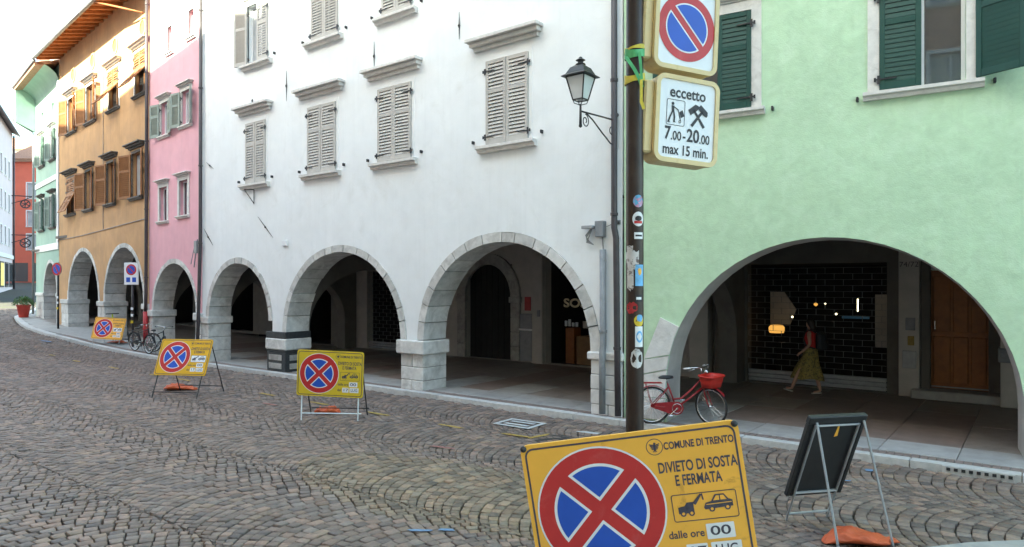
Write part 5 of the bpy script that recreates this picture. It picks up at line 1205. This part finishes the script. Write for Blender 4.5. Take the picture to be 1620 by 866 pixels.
# ------------------------------------------------------------------ walking person
def person(loc, yaw):
    J = {  # joint: (x forward, y left, z, radius x, radius y)
     'pelvis':(0,0,.93,.115,.14), 'waist':(.0,0,1.06,.095,.12), 'chest':(.01,0,1.24,.105,.145), 'up':(.0,0,1.36,.085,.13), 'neck':(.015,0,1.44,.046,.048), 'skull':(.03,0,1.50,.058,.055), 'head':(.035,0,1.565,.084,.072), 'crown':(.03,0,1.63,.06,.055),
     'face':(.095,0,1.55,.024,.018),
     'lsh':(.0,.165,1.36,.048,.048), 'lel':(-.03,.20,1.12,.036,.036), 'lwr':(.14,.19,.95,.025,.025), 'lha':(.20,.185,.91,.030,.018),
     'rsh':(.0,-.165,1.36,.048,.048), 'rel':(-.06,-.21,1.11,.036,.036), 'rwr':(.08,-.20,.92,.025,.025), 'rha':(.13,-.19,.86,.030,.018),
     'lhip':(.02,.085,.86,.085,.085), 'lkn':(.23,.08,.50,.058,.058), 'lca':(.29,.08,.36,.05,.05), 'lan':(.39,.08,.11,.033,.033), 'lto':(.52,.085,.115,.03,.035),
     'rhip':(-.01,-.085,.86,.085,.085), 'rkn':(-.03,-.08,.48,.058,.058), 'rca':(-.11,-.08,.36,.05,.05), 'ran':(-.18,-.08,.09,.033,.033), 'rto':(-.03,-.085,.035,.028,.036)}
    names = list(J); ix = {k: i for i, k in enumerate(names)}
    E_ = [('pelvis','waist'),('waist','chest'),('chest','up'),('up','neck'),('neck','skull'),('skull','head'),('head','crown'),('head','face'),('up','lsh'),('lsh','lel'),('lel','lwr'),('lwr','lha'),('up','rsh'),('rsh','rel'),('rel','rwr'),('rwr','rha'),('pelvis','lhip'),('lhip','lkn'),('lkn','lca'),('lca','lan'),('lan','lto'),('pelvis','rhip'),('rhip','rkn'),('rkn','rca'),('rca','ran'),('ran','rto')]
    vs = [J[k][:3] for k in names]; es = [(ix[a], ix[b]) for a, b in E_]; rad = [J[k][3:] for k in names]
    for hand, s_ in (('lha',1),('rha',-1)):      # five fingers each
        hx, hy, hz = J[hand][:3]
        for k, (dx, dz, dy) in enumerate(((.045,-.035,.012*s_),(.055,-.055,.0),(.04,-.065,-.004*s_),(.022,-.065,-.008*s_),(.04,.0,-.026*s_))):
            a = len(vs); vs += [(hx+dx*.55, hy+dy, hz+dz*.55), (hx+dx, hy+dy*1.2, hz+dz)]; es += [(ix[hand], a), (a, a+1)]; rad += [(.009,.009),(.007,.007)]
    me = bpy.data.meshes.new('person'); me.from_pydata(vs, es, []); me.materials.append(M['skin'])
    o = bpy.data.objects.new('person', me); col.objects.link(o); o.location = loc; o.rotation_euler = (0,0,yaw); MW[o.name] = T(*loc)@RZ(yaw)
    md = o.modifiers.new('skin', 'SKIN'); md.use_smooth_shade = True
    for i, sv in enumerate(me.skin_vertices[0].data): sv.radius = rad[i]; sv.use_root = (i == 0)
    sb = o.modifiers.new('sub', 'SUBSURF'); sb.levels = 2; sb.render_levels = 2
    tag(o, 'person in red top and yellow patterned skirt walking with a black backpack', 'person')
    q = MB(); q.loft([(0,0,.98,.128,.158),(0,0,1.06,.122,.15),(.01,0,1.18,.125,.16),(.015,0,1.27,.128,.168),(.0,0,1.35,.112,.185),(.0,0,1.40,.085,.16),(.01,0,1.43,.062,.075)], 24); q.build('top', 'shirt', o, True)
    q = MB(); n = 40; rings = [(0,1.04,.124,.152),(0,.95,.142,.165),(.01,.84,.165,.185),(.05,.68,.225,.18),(.065,.52,.29,.17),(.07,.40,.33,.155),(.07,.34,.345,.15)]
    for k, (cx_, z_, ax, ay) in enumerate(rings):
        for i in range(n):
            a = 2*math.pi*i/n; f_ = 1+.09*k/6*math.sin(9*a+k*.3)+.05*k/6*math.sin(5*a); q.v.append((cx_+ax*f_*math.cos(a), ay*f_*math.sin(a), z_+.02*k/6*math.sin(4*a)))
    for k in range(len(rings)-1):
        for i in range(n): j = (i+1) % n; q.f.append((k*n+i, k*n+j, (k+1)*n+j, (k+1)*n+i))
    q.build('skirt', 'skirt', o, True)
    q = MB(); q.loft([(-.05,0,1.40,.045,.06),(-.045,0,1.47,.065,.075),(-.012,0,1.54,.082,.087),(.0,0,1.60,.088,.086),(.012,0,1.655,.072,.07),(.015,0,1.685,.03,.03)], 18); q.build('hair', 'hair', o, True)
    q = MB(); q.cbox(-.31,-.12,-.15,.15,.98,1.40,.06); q.cbox(-.345,-.30,-.11,.11,1.02,1.20,.02); bp_ = q.build('backpack', 'backpack', o)
    for s_ in (-1, 1): q = MB(); q.tube([(-.13,.10*s_,1.38),(-.02,.115*s_,1.435),(.10,.11*s_,1.38),(.135,.115*s_,1.25),(.06,.155*s_,1.08),(-.12,.13*s_,1.03)], .018, 6); q.build('strap', 'backpack', bp_, True)
    for k, (an, to) in (('l',((.37,.08,.06),(.55,.085,.10))),('r',((-.20,-.08,.055),(.0,-.085,.027)))):
        a, t_ = Vector(an), Vector(to); q = MB(); d = (t_-a); up = Vector((0,1,0)).cross(d.normalized()); nn = [(-.03,.03),(.35,.036),(.75,.042),(1.0,.03),(1.06,.012)]
        top = [a+d*f_+Vector((0,w_,0)) for f_, w_ in nn]+[a+d*f_-Vector((0,w_,0)) for f_, w_ in reversed(nn)]; m_ = len(top); q.v = [tuple(p-Vector((0,0,.025))) for p in top]+[tuple(p) for p in top]
        q.f = [tuple(range(m_)), tuple(range(2*m_-1,m_-1,-1))]+[(i,(i+1) % m_,m_+(i+1) % m_,m_+i) for i in range(m_)]; q.build('sandal', 'arcpale', o)
    return o
person((-4.02, 16.05, SW+.015), math.pi)

for o in list(bpy.data.objects):
    if o.type == 'MESH' and o.parent is None and 'kind' not in o and 'category' not in o: print('UNTAGGED', o.name)
print('OBJECTS', len(bpy.data.objects), 'COBBLES', NQ)
